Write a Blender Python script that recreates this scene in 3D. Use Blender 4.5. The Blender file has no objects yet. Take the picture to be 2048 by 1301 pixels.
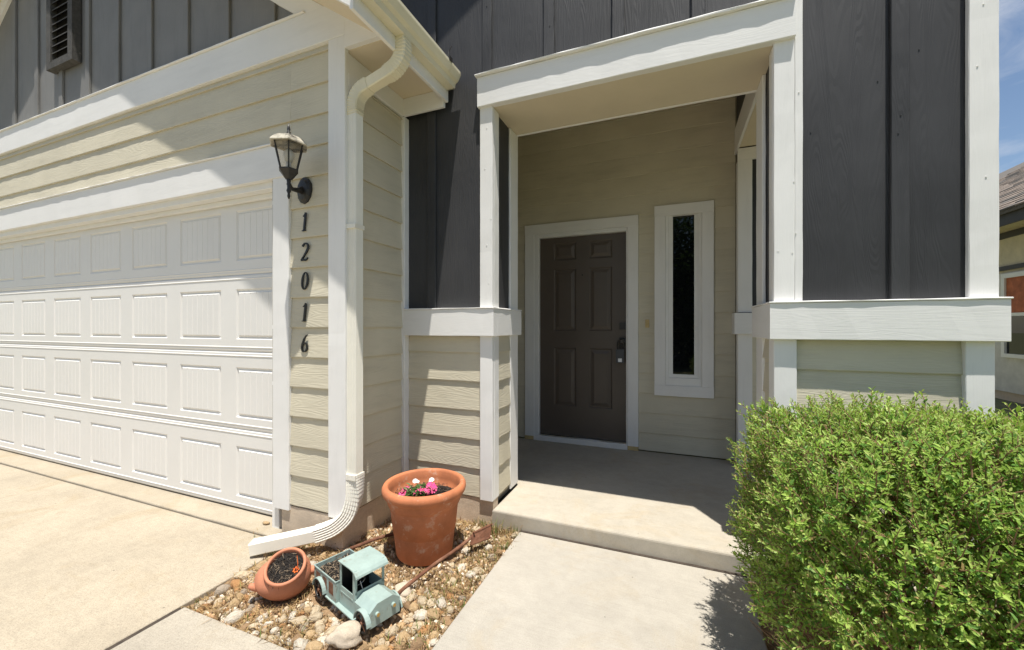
import bpy, bmesh, math, random
from mathutils import Vector, Matrix, noise as mnoise

rnd = random.Random(12)
scene = bpy.context.scene
R = math.radians

# ------------------------------------------------------------------ camera
cd = bpy.data.cameras.new('camera')
cam = bpy.data.objects.new('camera', cd)
scene.collection.objects.link(cam)
cam.location = (0, 0, 1.27)
cam.rotation_euler = (R(90), 0, R(21.826))
cd.sensor_width = 36.0
cd.lens = 808.0 / 2048.0 * 36.0
cd.shift_y = 3.5 / 2048.0
cd.clip_start = 0.05
cd.clip_end = 500
scene.camera = cam

# ------------------------------------------------------------------ sun and sky
SUN_TO = Vector((-0.362, 0.55, -2.595)).normalized()      # travel direction of sunlight
SUN_EL = math.asin(-SUN_TO.z)
SUN_AZ = math.atan2(-SUN_TO.x, -SUN_TO.y)                 # clockwise from +Y
world = bpy.data.worlds.new('World')
scene.world = world
world.use_nodes = True
wn = world.node_tree
wn.nodes.clear()
w_out = wn.nodes.new('ShaderNodeOutputWorld')
w_bg = wn.nodes.new('ShaderNodeBackground')
w_sky = wn.nodes.new('ShaderNodeTexSky')
w_sky.sky_type = 'NISHITA'
w_sky.sun_disc = False
w_sky.sun_elevation = SUN_EL
w_sky.sun_rotation = SUN_AZ
w_sky.air_density = 1.0
w_sky.dust_density = 0.4
w_bg.inputs['Strength'].default_value = 0.09
# thin even cirrus
w_tc = wn.nodes.new('ShaderNodeTexCoord')
w_map = wn.nodes.new('ShaderNodeMapping')
w_map.inputs['Scale'].default_value = (2.2, 2.2, 7.0)
w_map.inputs['Rotation'].default_value = (0.0, 0.25, 0.4)
w_no = wn.nodes.new('ShaderNodeTexNoise')
w_no.inputs['Scale'].default_value = 1.6
w_no.inputs['Detail'].default_value = 7
w_no.inputs['Roughness'].default_value = 0.6
w_no.inputs['Distortion'].default_value = 0.6
w_cr = wn.nodes.new('ShaderNodeValToRGB')
w_cr.color_ramp.elements[0].position = 0.46
w_cr.color_ramp.elements[0].color = (0, 0, 0, 1)
w_cr.color_ramp.elements[1].position = 0.78
w_cr.color_ramp.elements[1].color = (0.8, 0.8, 0.8, 1)
w_mix = wn.nodes.new('ShaderNodeMixRGB')
w_mix.inputs['Color2'].default_value = (6.2, 6.4, 6.8, 1)
wn.links.new(w_tc.outputs['Generated'], w_map.inputs['Vector'])
wn.links.new(w_map.outputs['Vector'], w_no.inputs['Vector'])
wn.links.new(w_no.outputs['Fac'], w_cr.inputs['Fac'])
wn.links.new(w_cr.outputs['Color'], w_mix.inputs['Fac'])
wn.links.new(w_sky.outputs['Color'], w_mix.inputs['Color1'])
wn.links.new(w_mix.outputs['Color'], w_bg.inputs['Color'])
wn.links.new(w_bg.outputs['Background'], w_out.inputs['Surface'])

sl = bpy.data.lights.new('sun', 'SUN')
sl.energy = 5.0
sl.angle = R(0.53)
sl.color = (1.0, 0.955, 0.88)
sun = bpy.data.objects.new('sun', sl)
sun.location = (3, -5, 20)
sun.rotation_euler = SUN_TO.to_track_quat('-Z', 'Y').to_euler()
scene.collection.objects.link(sun)

scene.view_settings.view_transform = 'Standard'
scene.view_settings.look = 'None'
scene.view_settings.gamma = 1.0
scene.view_settings.use_curve_mapping = False
scene.view_settings.exposure = 0.50
scene.render.engine = 'CYCLES'
scene.cycles.max_bounces = 10
scene.cycles.diffuse_bounces = 7

# ------------------------------------------------------------------ materials
MATS = {}
def nmat(name):
    m = bpy.data.materials.new(name)
    m.use_nodes = True
    nt = m.node_tree
    b = nt.nodes['Principled BSDF']
    MATS[name] = m
    return m, nt, b
def nd(nt, typ, **kw):
    n = nt.nodes.new(typ)
    for k, v in kw.items():
        if k in n.inputs: n.inputs[k].default_value = v
        else: setattr(n, k, v)
    return n
def ramp(nt, src, stops):
    r = nt.nodes.new('ShaderNodeValToRGB')
    els = r.color_ramp.elements
    while len(els) < len(stops): els.new(0.5)
    for e, (p, c) in zip(els, stops):
        e.position = p
        e.color = (c, c, c, 1) if isinstance(c, (int, float)) else (*c, 1)
    nt.links.new(src, r.inputs['Fac'])
    return r
def mixc(nt, a, b, fac, typ='MIX'):
    m = nt.nodes.new('ShaderNodeMixRGB')
    m.blend_type = typ
    for i, s in (('Color1', a), ('Color2', b), ('Fac', fac)):
        if hasattr(s, 'links'): nt.links.new(s, m.inputs[i])
        elif isinstance(s, (int, float)): m.inputs[i].default_value = s if i == 'Fac' else (s, s, s, 1)
        else: m.inputs[i].default_value = (*s, 1)
    return m.outputs['Color']
def coords(nt, scale, rnd_offset=True, kind='Object', rot=(0, 0, 0)):
    tc = nt.nodes.new('ShaderNodeTexCoord')
    mp = nt.nodes.new('ShaderNodeMapping')
    mp.inputs['Scale'].default_value = scale
    mp.inputs['Rotation'].default_value = rot
    nt.links.new(tc.outputs[kind], mp.inputs['Vector'])
    if rnd_offset:
        oi = nt.nodes.new('ShaderNodeObjectInfo')
        ml = nt.nodes.new('ShaderNodeMath'); ml.operation = 'MULTIPLY'; ml.inputs[1].default_value = 57.0
        nt.links.new(oi.outputs['Random'], ml.inputs[0])
        cb = nt.nodes.new('ShaderNodeCombineXYZ')
        for k in 'XYZ': nt.links.new(ml.outputs[0], cb.inputs[k])
        nt.links.new(cb.outputs[0], mp.inputs['Location'])
    return mp.outputs['Vector']
def bump(nt, b, h, strength, dist, prev=None):
    n = nt.nodes.new('ShaderNodeBump')
    n.inputs['Strength'].default_value = strength
    n.inputs['Distance'].default_value = dist
    nt.links.new(h, n.inputs['Height'])
    if prev is not None: nt.links.new(prev.outputs['Normal'], n.inputs['Normal'])
    nt.links.new(n.outputs['Normal'], b.inputs['Normal'])
    return n
def simple(name, col, rough=0.6, var=0.12, vscale=6.0, bscale=60.0, bstr=0.25, metal=0.0, spec=0.4, dirt=None, dirt_amt=0.5, dscale=3.0, kind='Object'):
    """plain paint / stone / clay: uneven tone, fine relief, optional worn patches of another colour"""
    m, nt, b = nmat(name)
    v = coords(nt, (1, 1, 1), kind=kind)
    n1 = nd(nt, 'ShaderNodeTexNoise', Scale=vscale, Detail=6.0, Roughness=0.65)
    nt.links.new(v, n1.inputs['Vector'])
    lo = tuple(c * (1 - var) for c in col); hi = tuple(min(1, c * (1 + var)) for c in col)
    r = ramp(nt, n1.outputs['Fac'], [(0.3, lo), (0.7, hi)])
    c = r.outputs['Color']
    if dirt:
        n2 = nd(nt, 'ShaderNodeTexNoise', Scale=dscale, Detail=8.0, Roughness=0.7)
        nt.links.new(v, n2.inputs['Vector'])
        r2 = ramp(nt, n2.outputs['Fac'], [(1 - dirt_amt - 0.04, 0.0), (1 - dirt_amt + 0.12, 1.0)])
        c = mixc(nt, c, dirt, r2.outputs['Color'])
    nt.links.new(c, b.inputs['Base Color'])
    b.inputs['Roughness'].default_value = rough
    b.inputs['Metallic'].default_value = metal
    b.inputs['Specular IOR Level'].default_value = spec
    n3 = nd(nt, 'ShaderNodeTexNoise', Scale=bscale, Detail=4.0, Roughness=0.6)
    nt.links.new(v, n3.inputs['Vector'])
    bump(nt, b, n3.outputs['Fac'], bstr, 0.003)
    return m
def grain(name, col, axis, rough=0.62, strength=0.5, var=0.05, fine=True, wave=True, dist=0.003, spec=0.35, wv=1.0):
    """painted embossed wood board, grain running along one object axis (0,1,2)"""
    m, nt, b = nmat(name)
    sc = [1.0, 1.0, 1.0]; sc[axis] = 0.09
    v = coords(nt, sc)
    n0 = nd(nt, 'ShaderNodeTexNoise', Scale=9.0, Detail=2.0, Roughness=0.5, Distortion=0.4)
    nt.links.new(v, n0.inputs['Vector'])
    mul = nd(nt, 'ShaderNodeMath', operation='MULTIPLY'); mul.inputs[1].default_value = 26.0
    nt.links.new(n0.outputs['Fac'], mul.inputs[0])
    fr = nd(nt, 'ShaderNodeMath', operation='PINGPONG'); fr.inputs[1].default_value = 0.5
    nt.links.new(mul.outputs[0], fr.inputs[0])
    sc2 = [170.0, 170.0, 170.0]; sc2[axis] = 9.0
    v2 = coords(nt, sc2)
    n1 = nd(nt, 'ShaderNodeTexNoise', Scale=1.0, Detail=3.0, Roughness=0.6)
    nt.links.new(v2, n1.inputs['Vector'])
    n2 = nd(nt, 'ShaderNodeTexNoise', Scale=2.5, Detail=5.0)
    v3 = coords(nt, (1, 1, 1))
    nt.links.new(v3, n2.inputs['Vector'])
    lo = tuple(c * (1 - var) for c in col); hi = tuple(c * (1 + var) for c in col)
    r = ramp(nt, n2.outputs['Fac'], [(0.3, lo), (0.7, hi)])
    n4 = nd(nt, 'ShaderNodeTexNoise', Scale=1.0, Detail=8.0, Roughness=0.75)
    sc4 = [16.0, 16.0, 16.0]; sc4[axis] = 2.2
    nt.links.new(coords(nt, sc4), n4.inputs['Vector'])
    r4 = ramp(nt, n4.outputs['Fac'], [(0.50, 1.0), (0.78, 0.92 if min(col) > 0.5 else 0.84)])
    nt.links.new(mixc(nt, r.outputs['Color'], r4.outputs['Color'], 1.0, 'MULTIPLY'), b.inputs['Base Color'])
    b.inputs['Roughness'].default_value = rough
    b.inputs['Specular IOR Level'].default_value = spec
    prev = None
    if wave: prev = bump(nt, b, fr.outputs[0], strength * wv, dist)
    if fine: prev = bump(nt, b, n1.outputs['Fac'], strength * 0.7, dist * 0.5, prev)
    return m

TAN = (0.58, 0.533, 0.412)
WHITE = (0.78, 0.77, 0.745)
DARK = (0.042, 0.042, 0.044)
for ax in range(3):
    grain('white_trim_%d' % ax, WHITE, ax, 0.6, 0.4, 0.03, dist=0.002, wv=0.35)
    grain('dark_board_%d' % ax, DARK, ax, 0.55, 0.45, 0.2, dist=0.0026)
for ax in range(3):
    grain('gable_board_%d' % ax, (0.20, 0.195, 0.185), ax, 0.6, 0.35, 0.10, dist=0.0022)
grain('siding', TAN, 0, 0.62, 0.42, 0.06, dist=0.003)
simple('sheathing', (0.30, 0.27, 0.2), 0.8)
simple('soffit', (0.66, 0.575, 0.43), 0.7, 0.04, 3.0, 120, 0.12)
simple('gutter_paint', (0.74, 0.69, 0.52), 0.35, 0.05, 4.0, 40, 0.06, dirt=(0.62, 0.55, 0.36), dirt_amt=0.38, dscale=5.0)
simple('spout_paint', (0.78, 0.755, 0.665), 0.35, 0.05, 4.0, 40, 0.05)
simple('door_white', (0.75, 0.735, 0.70), 0.45, 0.03, 2.0, 350, 0.10)
simple('door_brown', (0.105, 0.085, 0.069), 0.42, 0.07, 3.0, 200, 0.10)
simple('jamb_white', (0.78, 0.775, 0.75), 0.5, 0.04, 5.0, 150, 0.12)
simple('raw_wood', (0.55, 0.42, 0.20), 0.7, 0.15, 20, 60, 0.2)
simple('black_metal', (0.022, 0.020, 0.018), 0.45, 0.3, 20, 120, 0.25, spec=0.5)
simple('sunbleached_metal', (0.030, 0.026, 0.022), 0.55, 0.3, 12, 120, 0.3, dirt=(0.50, 0.46, 0.37), dirt_amt=0.56, dscale=7.0)
simple('number_black', (0.012, 0.012, 0.012), 0.4, 0.2, 20, 120, 0.1)
simple('brass', (0.65, 0.46, 0.18), 0.35, 0.1, 20, 80, 0.1, metal=0.8)
simple('lockbox_grey', (0.05, 0.055, 0.065), 0.4)
simple('label_white', (0.75, 0.76, 0.78), 0.5)
simple('vent_wood', (0.07, 0.066, 0.06), 0.8, 0.3, 30, 90, 0.6, dirt=(0.28, 0.24, 0.18), dirt_amt=0.34, dscale=18.0)
simple('vent_dark', (0.006, 0.006, 0.006), 0.9)
simple('terracotta', (0.47, 0.165, 0.072), 0.75, 0.22, 7.0, 180, 0.25, dirt=(0.62, 0.44, 0.33), dirt_amt=0.40, dscale=11.0)
simple('terracotta_pink', (0.52, 0.21, 0.118), 0.78, 0.16, 9.0, 180, 0.25, dirt=(0.60, 0.36, 0.25), dirt_amt=0.36, dscale=14.0)
simple('rust', (0.155, 0.066, 0.036), 0.85, 0.35, 25, 120, 0.6, dirt=(0.24, 0.125, 0.075), dirt_amt=0.45, dscale=12)
simple('mint', (0.30, 0.385, 0.355), 0.45, 0.12, 14.0, 90, 0.12, dirt=(0.20, 0.14, 0.085), dirt_amt=0.37, dscale=19.0)
simple('mint_rusty', (0.32, 0.41, 0.375), 0.5, 0.08, 8.0, 90, 0.2, dirt=(0.16, 0.075, 0.035), dirt_amt=0.47, dscale=22.0)
simple('cab_dark', (0.008, 0.008, 0.009), 0.6)
simple('mulch', (0.020, 0.016, 0.013), 0.85, 0.5, 60, 200, 0.6)
simple('mulch_light', (0.20, 0.15, 0.10), 0.85, 0.4, 60, 200, 0.4)
simple('potting_dark', (0.018, 0.015, 0.012), 0.95, 0.5, 40, 120, 1.0)
simple('silver', (0.6, 0.6, 0.58), 0.3, metal=0.9)
simple('roof_shingle_grey', (0.14, 0.125, 0.11), 0.9, 0.3, 40, 150, 0.6)
simple('dark_fascia', (0.045, 0.04, 0.036), 0.6)
simple('neighbor_wall', (0.60, 0.53, 0.38), 0.7)
simple('neighbor_lower', (0.60, 0.58, 0.53), 0.7)
simple('curtain', (0.42, 0.13, 0.06), 0.8, 0.3, 9, 60, 0.3)
simple('bark', (0.13, 0.09, 0.06), 0.9, 0.3, 25, 90, 0.7)
simple('twig', (0.26, 0.15, 0.085), 0.85, 0.35, 30, 90, 0.3)
simple('petal_pink', (0.72, 0.06, 0.22), 0.6, 0.25, 60, 90, 0.1)
simple('petal_white', (0.85, 0.85, 0.82), 0.6, 0.05)
simple('petal_orange', (0.75, 0.16, 0.03), 0.6, 0.2)

def concrete(name, col, stain, speck=0.12, bstr=0.3):
    m, nt, b = nmat(name)
    v = coords(nt, (1, 1, 1), rnd_offset=False)
    a = nd(nt, 'ShaderNodeTexNoise', Scale=1.3, Detail=7.0, Roughness=0.62, Distortion=0.3)
    nt.links.new(v, a.inputs['Vector'])
    r = ramp(nt, a.outputs['Fac'], [(0.28, tuple(c * 0.86 for c in col)), (0.5, col), (0.72, tuple(c * 1.10 for c in col))])
    s = nd(nt, 'ShaderNodeTexNoise', Scale=2.6, Detail=9.0, Roughness=0.72, Distortion=0.8)
    nt.links.new(v, s.inputs['Vector'])
    rs = ramp(nt, s.outputs['Fac'], [(0.52, 0.0), (0.74, 0.75)])
    c = mixc(nt, r.outputs['Color'], stain, rs.outputs['Color'])
    f = nd(nt, 'ShaderNodeTexNoise', Scale=240.0, Detail=3.0, Roughness=0.7)
    nt.links.new(v, f.inputs['Vector'])
    rf = ramp(nt, f.outputs['Fac'], [(0.30, 1 - 2.2 * speck), (0.5, 1.0), (0.75, 1 + speck)])
    c = mixc(nt, c, rf.outputs['Color'], 1.0, 'MULTIPLY')
    vo = nd(nt, 'ShaderNodeTexVoronoi', Scale=7.0)
    nt.links.new(v, vo.inputs['Vector'])
    rv = ramp(nt, vo.outputs['Distance'], [(0.018, 0.35), (0.035, 1.0)])
    c = mixc(nt, c, rv.outputs['Color'], 1.0, 'MULTIPLY')
    nt.links.new(c, b.inputs['Base Color'])
    b.inputs['Roughness'].default_value = 0.85
    b.inputs['Specular IOR Level'].default_value = 0.25
    bm_ = nd(nt, 'ShaderNodeTexNoise', Scale=1.0, Detail=4.0, Roughness=0.7)
    nt.links.new(coords(nt, (7.0, 150.0, 7.0), rnd_offset=False), bm_.inputs['Vector'])
    rb = ramp(nt, bm_.outputs['Fac'], [(0.3, 0.93), (0.7, 1.04)])
    c = mixc(nt, c, rb.outputs['Color'], 1.0, 'MULTIPLY')
    sp = nd(nt, 'ShaderNodeTexNoise', Scale=13.0, Detail=8.0, Roughness=0.8)
    nt.links.new(v, sp.inputs['Vector'])
    rsp = ramp(nt, sp.outputs['Fac'], [(0.32, 0.90), (0.55, 1.0), (0.72, 1.06)])
    c = mixc(nt, c, rsp.outputs['Color'], 1.0, 'MULTIPLY')
    nt.links.new(c, b.inputs['Base Color'])
    g = nd(nt, 'ShaderNodeTexNoise', Scale=40.0, Detail=6.0, Roughness=0.7)
    nt.links.new(v, g.inputs['Vector'])
    p = bump(nt, b, g.outputs['Fac'], bstr, 0.004)
    bump(nt, b, f.outputs['Fac'], bstr, 0.0015, p)
concrete('concrete_drive', (0.40, 0.345, 0.262), (0.34, 0.27, 0.175), 0.17)
concrete('concrete_walk', (0.395, 0.365, 0.312), (0.38, 0.32, 0.23), 0.12, 0.2)
concrete('concrete_porch', (0.43, 0.39, 0.32), (0.42, 0.34, 0.23), 0.07, 0.15)
concrete('concrete_front', (0.385, 0.345, 0.28), (0.32, 0.265, 0.185), 0.14, 0.4)
concrete('foundation', (0.62, 0.51, 0.39), (0.42, 0.32, 0.22), 0.1, 0.5)

ROCKC = {'cream': (0.68, 0.57, 0.41), 'tan': (0.58, 0.42, 0.24), 'rusty orange': (0.52, 0.28, 0.12), 'chalk white': (0.76, 0.70, 0.60), 'brown': (0.40, 0.265, 0.15), 'greyish': (0.46, 0.39, 0.31)}
def rockmat(name, col):
    m, nt, b = nmat(name)
    oi = nt.nodes.new('ShaderNodeObjectInfo')
    r = ramp(nt, oi.outputs['Random'], [(0.0, tuple(c * 0.82 for c in col)), (1.0, tuple(c * 1.12 for c in col))])
    v = coords(nt, (1, 1, 1))
    n = nd(nt, 'ShaderNodeTexNoise', Scale=2.2, Detail=7.0, Roughness=0.72)
    nt.links.new(v, n.inputs['Vector'])
    rr = ramp(nt, n.outputs['Fac'], [(0.3, (0.80, 0.68, 0.54)), (0.5, (1.0, 0.97, 0.92)), (0.65, (1.14, 1.12, 1.08))])
    nt.links.new(mixc(nt, r.outputs['Color'], rr.outputs['Color'], 1.0, 'MULTIPLY'), b.inputs['Base Color'])
    b.inputs['Roughness'].default_value = 0.75
    bump(nt, b, n.outputs['Fac'], 0.6, 0.2)
for k_, c_ in ROCKC.items(): rockmat('rock_' + k_.replace(' ', '_'), c_)
MATS['river_rock'] = MATS['rock_tan']
simple('limestone', (0.58, 0.49, 0.38), 0.85, 0.2, 14, 60, 0.9, dirt=(0.42, 0.26, 0.14), dirt_amt=0.38, dscale=9)
def soilmat(name, stops, scale):
    m, nt, b = nmat(name)
    v = coords(nt, (1, 1, 1), rnd_offset=False)
    n = nd(nt, 'ShaderNodeTexNoise', Scale=scale, Detail=9.0, Roughness=0.75)
    nt.links.new(v, n.inputs['Vector'])
    nt.links.new(ramp(nt, n.outputs['Fac'], stops).outputs['Color'], b.inputs['Base Color'])
    b.inputs['Roughness'].default_value = 0.95
    bump(nt, b, n.outputs['Fac'], 1.0, 0.01)
soilmat('bed_soil', [(0.3, (0.13, 0.08, 0.045)), (0.55, (0.32, 0.21, 0.115)), (0.75, (0.44, 0.32, 0.19))], 28)
soilmat('lawn', [(0.3, (0.09, 0.105, 0.045)), (0.55, (0.17, 0.17, 0.08)), (0.75, (0.30, 0.26, 0.15))], 6)
soilmat('asphalt', [(0.3, (0.04, 0.04, 0.042)), (0.7, (0.065, 0.064, 0.062))], 40)

def leafmat(name, col, trans, rough=0.5, var=0.35):
    m, nt, b = nmat(name)
    v = coords(nt, (1, 1, 1))
    n = nd(nt, 'ShaderNodeTexNoise', Scale=9.0, Detail=3.0)
    nt.links.new(v, n.inputs['Vector'])
    r = ramp(nt, n.outputs['Fac'], [(0.3, tuple(c * (1 - var) for c in col)), (0.7, tuple(c * (1 + var) for c in col))])
    nt.links.new(r.outputs['Color'], b.inputs['Base Color'])
    b.inputs['Roughness'].default_value = rough
    b.inputs['Specular IOR Level'].default_value = 0.35
    tr = nt.nodes.new('ShaderNodeBsdfTranslucent')
    tr.inputs['Color'].default_value = (*trans, 1)
    mx = nt.nodes.new('ShaderNodeMixShader')
    mx.inputs['Fac'].default_value = 0.32
    nt.links.new(b.outputs['BSDF'], mx.inputs[1])
    nt.links.new(tr.outputs['BSDF'], mx.inputs[2])
    nt.links.new(mx.outputs['Shader'], nt.nodes['Material Output'].inputs['Surface'])
leafmat('leaf_a', (0.235, 0.37, 0.06), (0.42, 0.62, 0.08))
leafmat('leaf_b', (0.33, 0.455, 0.10), (0.52, 0.68, 0.12))
leafmat('leaf_c', (0.12, 0.24, 0.045), (0.22, 0.42, 0.06))
leafmat('leaf_young', (0.40, 0.48, 0.14), (0.54, 0.65, 0.16))
leafmat('leaf_dead', (0.34, 0.25, 0.10), (0.4, 0.3, 0.12))
leafmat('tree_leaf', (0.06, 0.10, 0.025), (0.10, 0.18, 0.03))
leafmat('flower_leaf', (0.07, 0.14, 0.035), (0.12, 0.22, 0.05))
leafmat('straw_a', (0.42, 0.30, 0.14), (0.4, 0.3, 0.15), 0.7)
leafmat('straw_b', (0.30, 0.19, 0.085), (0.3, 0.2, 0.1), 0.7)
leafmat('straw_c', (0.16, 0.095, 0.05), (0.15, 0.1, 0.05), 0.8)
leafmat('straw_green', (0.15, 0.20, 0.05), (0.18, 0.26, 0.06), 0.6)

m, nt, b = nmat('window_glass')
b.inputs['Base Color'].default_value = (0.004, 0.005, 0.006, 1)
b.inputs['Roughness'].default_value = 0.015
b.inputs['IOR'].default_value = 1.52
m, nt, b = nmat('lantern_glass')
b.inputs['Base Color'].default_value = (0.93, 0.90, 0.84, 1)
b.inputs['Roughness'].default_value = 0.06
b.inputs['IOR'].default_value = 1.3
b.inputs['Transmission Weight'].default_value = 0.97

def M(name): return MATS[name]

# ------------------------------------------------------------------ object helpers
COL = scene.collection
WM = {}
def link(o, parent=None, world=None):
    COL.objects.link(o)
    w = world if world is not None else Matrix.Identity(4)
    if parent is not None:
        o.parent = parent
        o.matrix_parent_inverse = WM[parent.name].inverted()
    o.matrix_basis = w
    WM[o.name] = w
    return o
def tag(o, label=None, cat=None, group=None, kind=None):
    if label: o['label'] = label
    if cat: o['category'] = cat
    if group: o['group'] = group
    if kind: o['kind'] = kind
    return o
def empty(name, loc, rot=(0, 0, 0)):
    o = bpy.data.objects.new(name, None)
    o.empty_display_size = 0.1
    from mathutils import Euler
    return link(o, None, Matrix.Translation(loc) @ Euler(rot).to_matrix().to_4x4())
def mesh(name, verts, faces, mats, smooth=False, fmat=None):
    me = bpy.data.meshes.new(name)
    me.from_pydata([tuple(v) for v in verts], [], faces)
    for mm in (mats if isinstance(mats, (list, tuple)) else [mats]): me.materials.append(M(mm))
    if fmat: me.polygons.foreach_set('material_index', fmat)
    if smooth: me.polygons.foreach_set('use_smooth', [True] * len(me.polygons))
    me.validate()
    me.update()
    return me
def fixn(me):
    bm = bmesh.new(); bm.from_mesh(me)
    bmesh.ops.recalc_face_normals(bm, faces=bm.faces)
    bm.to_mesh(me); bm.free()
    return me
def obj(name, me, parent=None, world=None):
    return link(bpy.data.objects.new(name, me), parent, world)
def T(x, y, z): return Matrix.Translation((x, y, z))
def RZ(a): return Matrix.Rotation(a, 4, 'Z')

def boxv(x0, x1, y0, y1, z0, z1):
    v = [(x, y, z) for x in (x0, x1) for y in (y0, y1) for z in (z0, z1)]
    f = [(0, 1, 3, 2), (4, 6, 7, 5), (0, 4, 5, 1), (2, 3, 7, 6), (0, 2, 6, 4), (1, 5, 7, 3)]
    return v, f
class MB:
    def __init__(s): s.v = []; s.f = []; s.m = []
    def add(s, v, f, mi=0):
        o = len(s.v); s.v += [tuple(p) for p in v]
        s.f += [tuple(i + o for i in q) for q in f]; s.m += [mi] * len(f)
    def box(s, *a, mi=0): s.add(*boxv(*a), mi=mi)
    def tube(s, pts, rad, n=8, mi=0, cap=True):
        v, f = tubev(pts, rad, n, cap); s.add(v, f, mi)
    def build(s, name, mats, parent=None, world=None, smooth=False, fix=True):
        me = mesh(name, s.v, s.f, mats, smooth, s.m)
        if fix: fixn(me)
        return obj(name, me, parent, world)
def frames(pts):
    P = [Vector(p) for p in pts]
    out = []; up = None
    for i, p in enumerate(P):
        t = (P[min(i + 1, len(P) - 1)] - P[max(i - 1, 0)]).normalized()
        if up is None:
            up = Vector((0, 0, 1)) if abs(t.z) < 0.9 else Vector((1, 0, 0))
        a = t.cross(up)
        if a.length < 1e-5: a = t.orthogonal()
        a.normalize(); up = a.cross(t).normalized()
        out.append((p, a, up))
    return out
def tubev(pts, rad, n=8, cap=True):
    fr = frames(pts); v = []; f = []
    for i, (p, a, u) in enumerate(fr):
        r = rad[i] if isinstance(rad, (list, tuple)) else rad
        for k in range(n):
            w = 2 * math.pi * k / n
            v.append(p + a * (r * math.cos(w)) + u * (r * math.sin(w)))
    for i in range(len(fr) - 1):
        for k in range(n):
            f.append((i * n + k, i * n + (k + 1) % n, (i + 1) * n + (k + 1) % n, (i + 1) * n + k))
    if cap:
        f.append(tuple(range(n - 1, -1, -1))); f.append(tuple((len(fr) - 1) * n + k for k in range(n)))
    return v, f
def lathev(prof, n=48, squash=None):
    v = []; f = []
    for r, z in prof:
        for k in range(n):
            w = 2 * math.pi * k / n
            v.append((r * math.cos(w), r * math.sin(w), z))
    for i in range(len(prof) - 1):
        for k in range(n):
            f.append((i * n + k, i * n + (k + 1) % n, (i + 1) * n + (k + 1) % n, (i + 1) * n + k))
    return v, f

def trim(name, x0, x1, y0, y1, z0, z1, mat, parent, jit=0.0009, ch=0.003, seg=0.07):
    """sawn board with eased edges and slightly uneven faces; grain follows its length"""
    lo = (x0, y0, z0); hi = (x1, y1, z1)
    dim = [hi[i] - lo[i] for i in range(3)]
    ax = max(range(3), key=lambda i: dim[i])
    a, b = [i for i in range(3) if i != ax]
    ctr = [(lo[i] + hi[i]) / 2 for i in range(3)]
    ch = min(ch, dim[a] * 0.3, dim[b] * 0.3)
    n = max(1, int(dim[ax] / seg))
    ha, hb = dim[a] / 2, dim[b] / 2
    sec = [(-ha + ch, -hb), (ha - ch, -hb), (ha, -hb + ch), (ha, hb - ch), (ha - ch, hb), (-ha + ch, hb), (-ha, hb - ch), (-ha, -hb + ch)]
    v = []
    s0 = rnd.random() * 100
    for i in range(n + 1):
        t = -dim[ax] / 2 + dim[ax] * i / n
        for k, (p, q) in enumerate(sec):
            c = [0, 0, 0]
            c[ax] = t
            c[a] = p + jit * mnoise.noise((s0, t * 9, k * 0.7)) * 1.6
            c[b] = q + jit * mnoise.noise((s0 + 9, t * 9, k * 0.7)) * 1.6
            v.append(c)
    f = []
    for i in range(n):
        for k in range(8):
            f.append((i * 8 + k, i * 8 + (k + 1) % 8, (i + 1) * 8 + (k + 1) % 8, (i + 1) * 8 + k))
    f += [tuple(range(7, -1, -1)), tuple(n * 8 + k for k in range(8))]
    mn = mat + '_%d' % ax if mat in ('white_trim', 'dark_board', 'gable_board') else mat
    me = fixn(mesh(name, v, f, mn))
    return obj(name, me, parent, T(*ctr))

LAP = {}
def lap(name, L, h, parent, world, mat='siding', t=0.0165):
    """one lap-siding board: local x = length, front faces -y, thick uneven lower edge"""
    key = (round(L, 3), round(h, 3), rnd.randrange(3) if L < 1.2 else rnd.random())
    if key not in LAP:
        n = max(2, int(L / 0.05)); s0 = rnd.random() * 100
        v = []
        for i in range(n + 1):
            x = L * i / n
            j = 0.0022 * mnoise.noise((s0, x * 11, 0)) + 0.0012 * mnoise.noise((s0, x * 31, 5))
            v += [(x, 0, 0.002), (x, -t + j, j * 0.8), (x, -t - 0.0008 + j, 0.004 + j * 0.8), (x, -0.004, h), (x, 0, h)]
        f = []
        for i in range(n):
            for k in range(5):
                f.append((i * 5 + k, i * 5 + (k + 1) % 5, (i + 1) * 5 + (k + 1) % 5, (i + 1) * 5 + k))
        f += [(4, 3, 2, 1, 0), tuple(n * 5 + k for k in range(5))]
        LAP[key] = fixn(mesh('siding_board', v, f, mat))
    return obj(name, LAP[key], parent, world)
def courses(parent, z0, z1, pitch, zref, placer, length, u0, holes=()):
    """fill a wall strip with lap boards; holes = (ua, ub, za, zb)"""
    k = math.floor((z0 - zref) / pitch)
    while True:
        a = zref + k * pitch; b = a + pitch + 0.012
        k += 1
        if a >= z1 - 0.01: break
        lo = max(a, z0); hi = min(b, z1)
        if hi - lo < 0.02: continue
        cuts = sorted({u0, u0 + length, *[min(max(c, u0), u0 + length) for h in holes for c in h[:2]]})
        spans = []
        for p, q in zip(cuts[:-1], cuts[1:]):
            if q - p < 0.005: continue
            mid = (p + q) / 2
            iv = [(lo, hi)]
            for h in holes:
                if h[0] < mid < h[1]:
                    nv = []
                    for s, e in iv:
                        if h[2] > s + 0.004: nv.append((s, min(e, h[2])))
                        if h[3] < e - 0.004: nv.append((max(s, h[3]), e))
                    iv = nv
            for s, e in iv:
                if e - s < 0.02: continue
                if spans and abs(spans[-1][1] - p) < 1e-6 and spans[-1][2:] == (s, e): spans[-1] = (spans[-1][0], q, s, e)
                else: spans.append((p, q, s, e))
        for p, q, s, e in spans:
            lap('siding_board', q - p, e - s, parent, placer(p, q, s))

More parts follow.
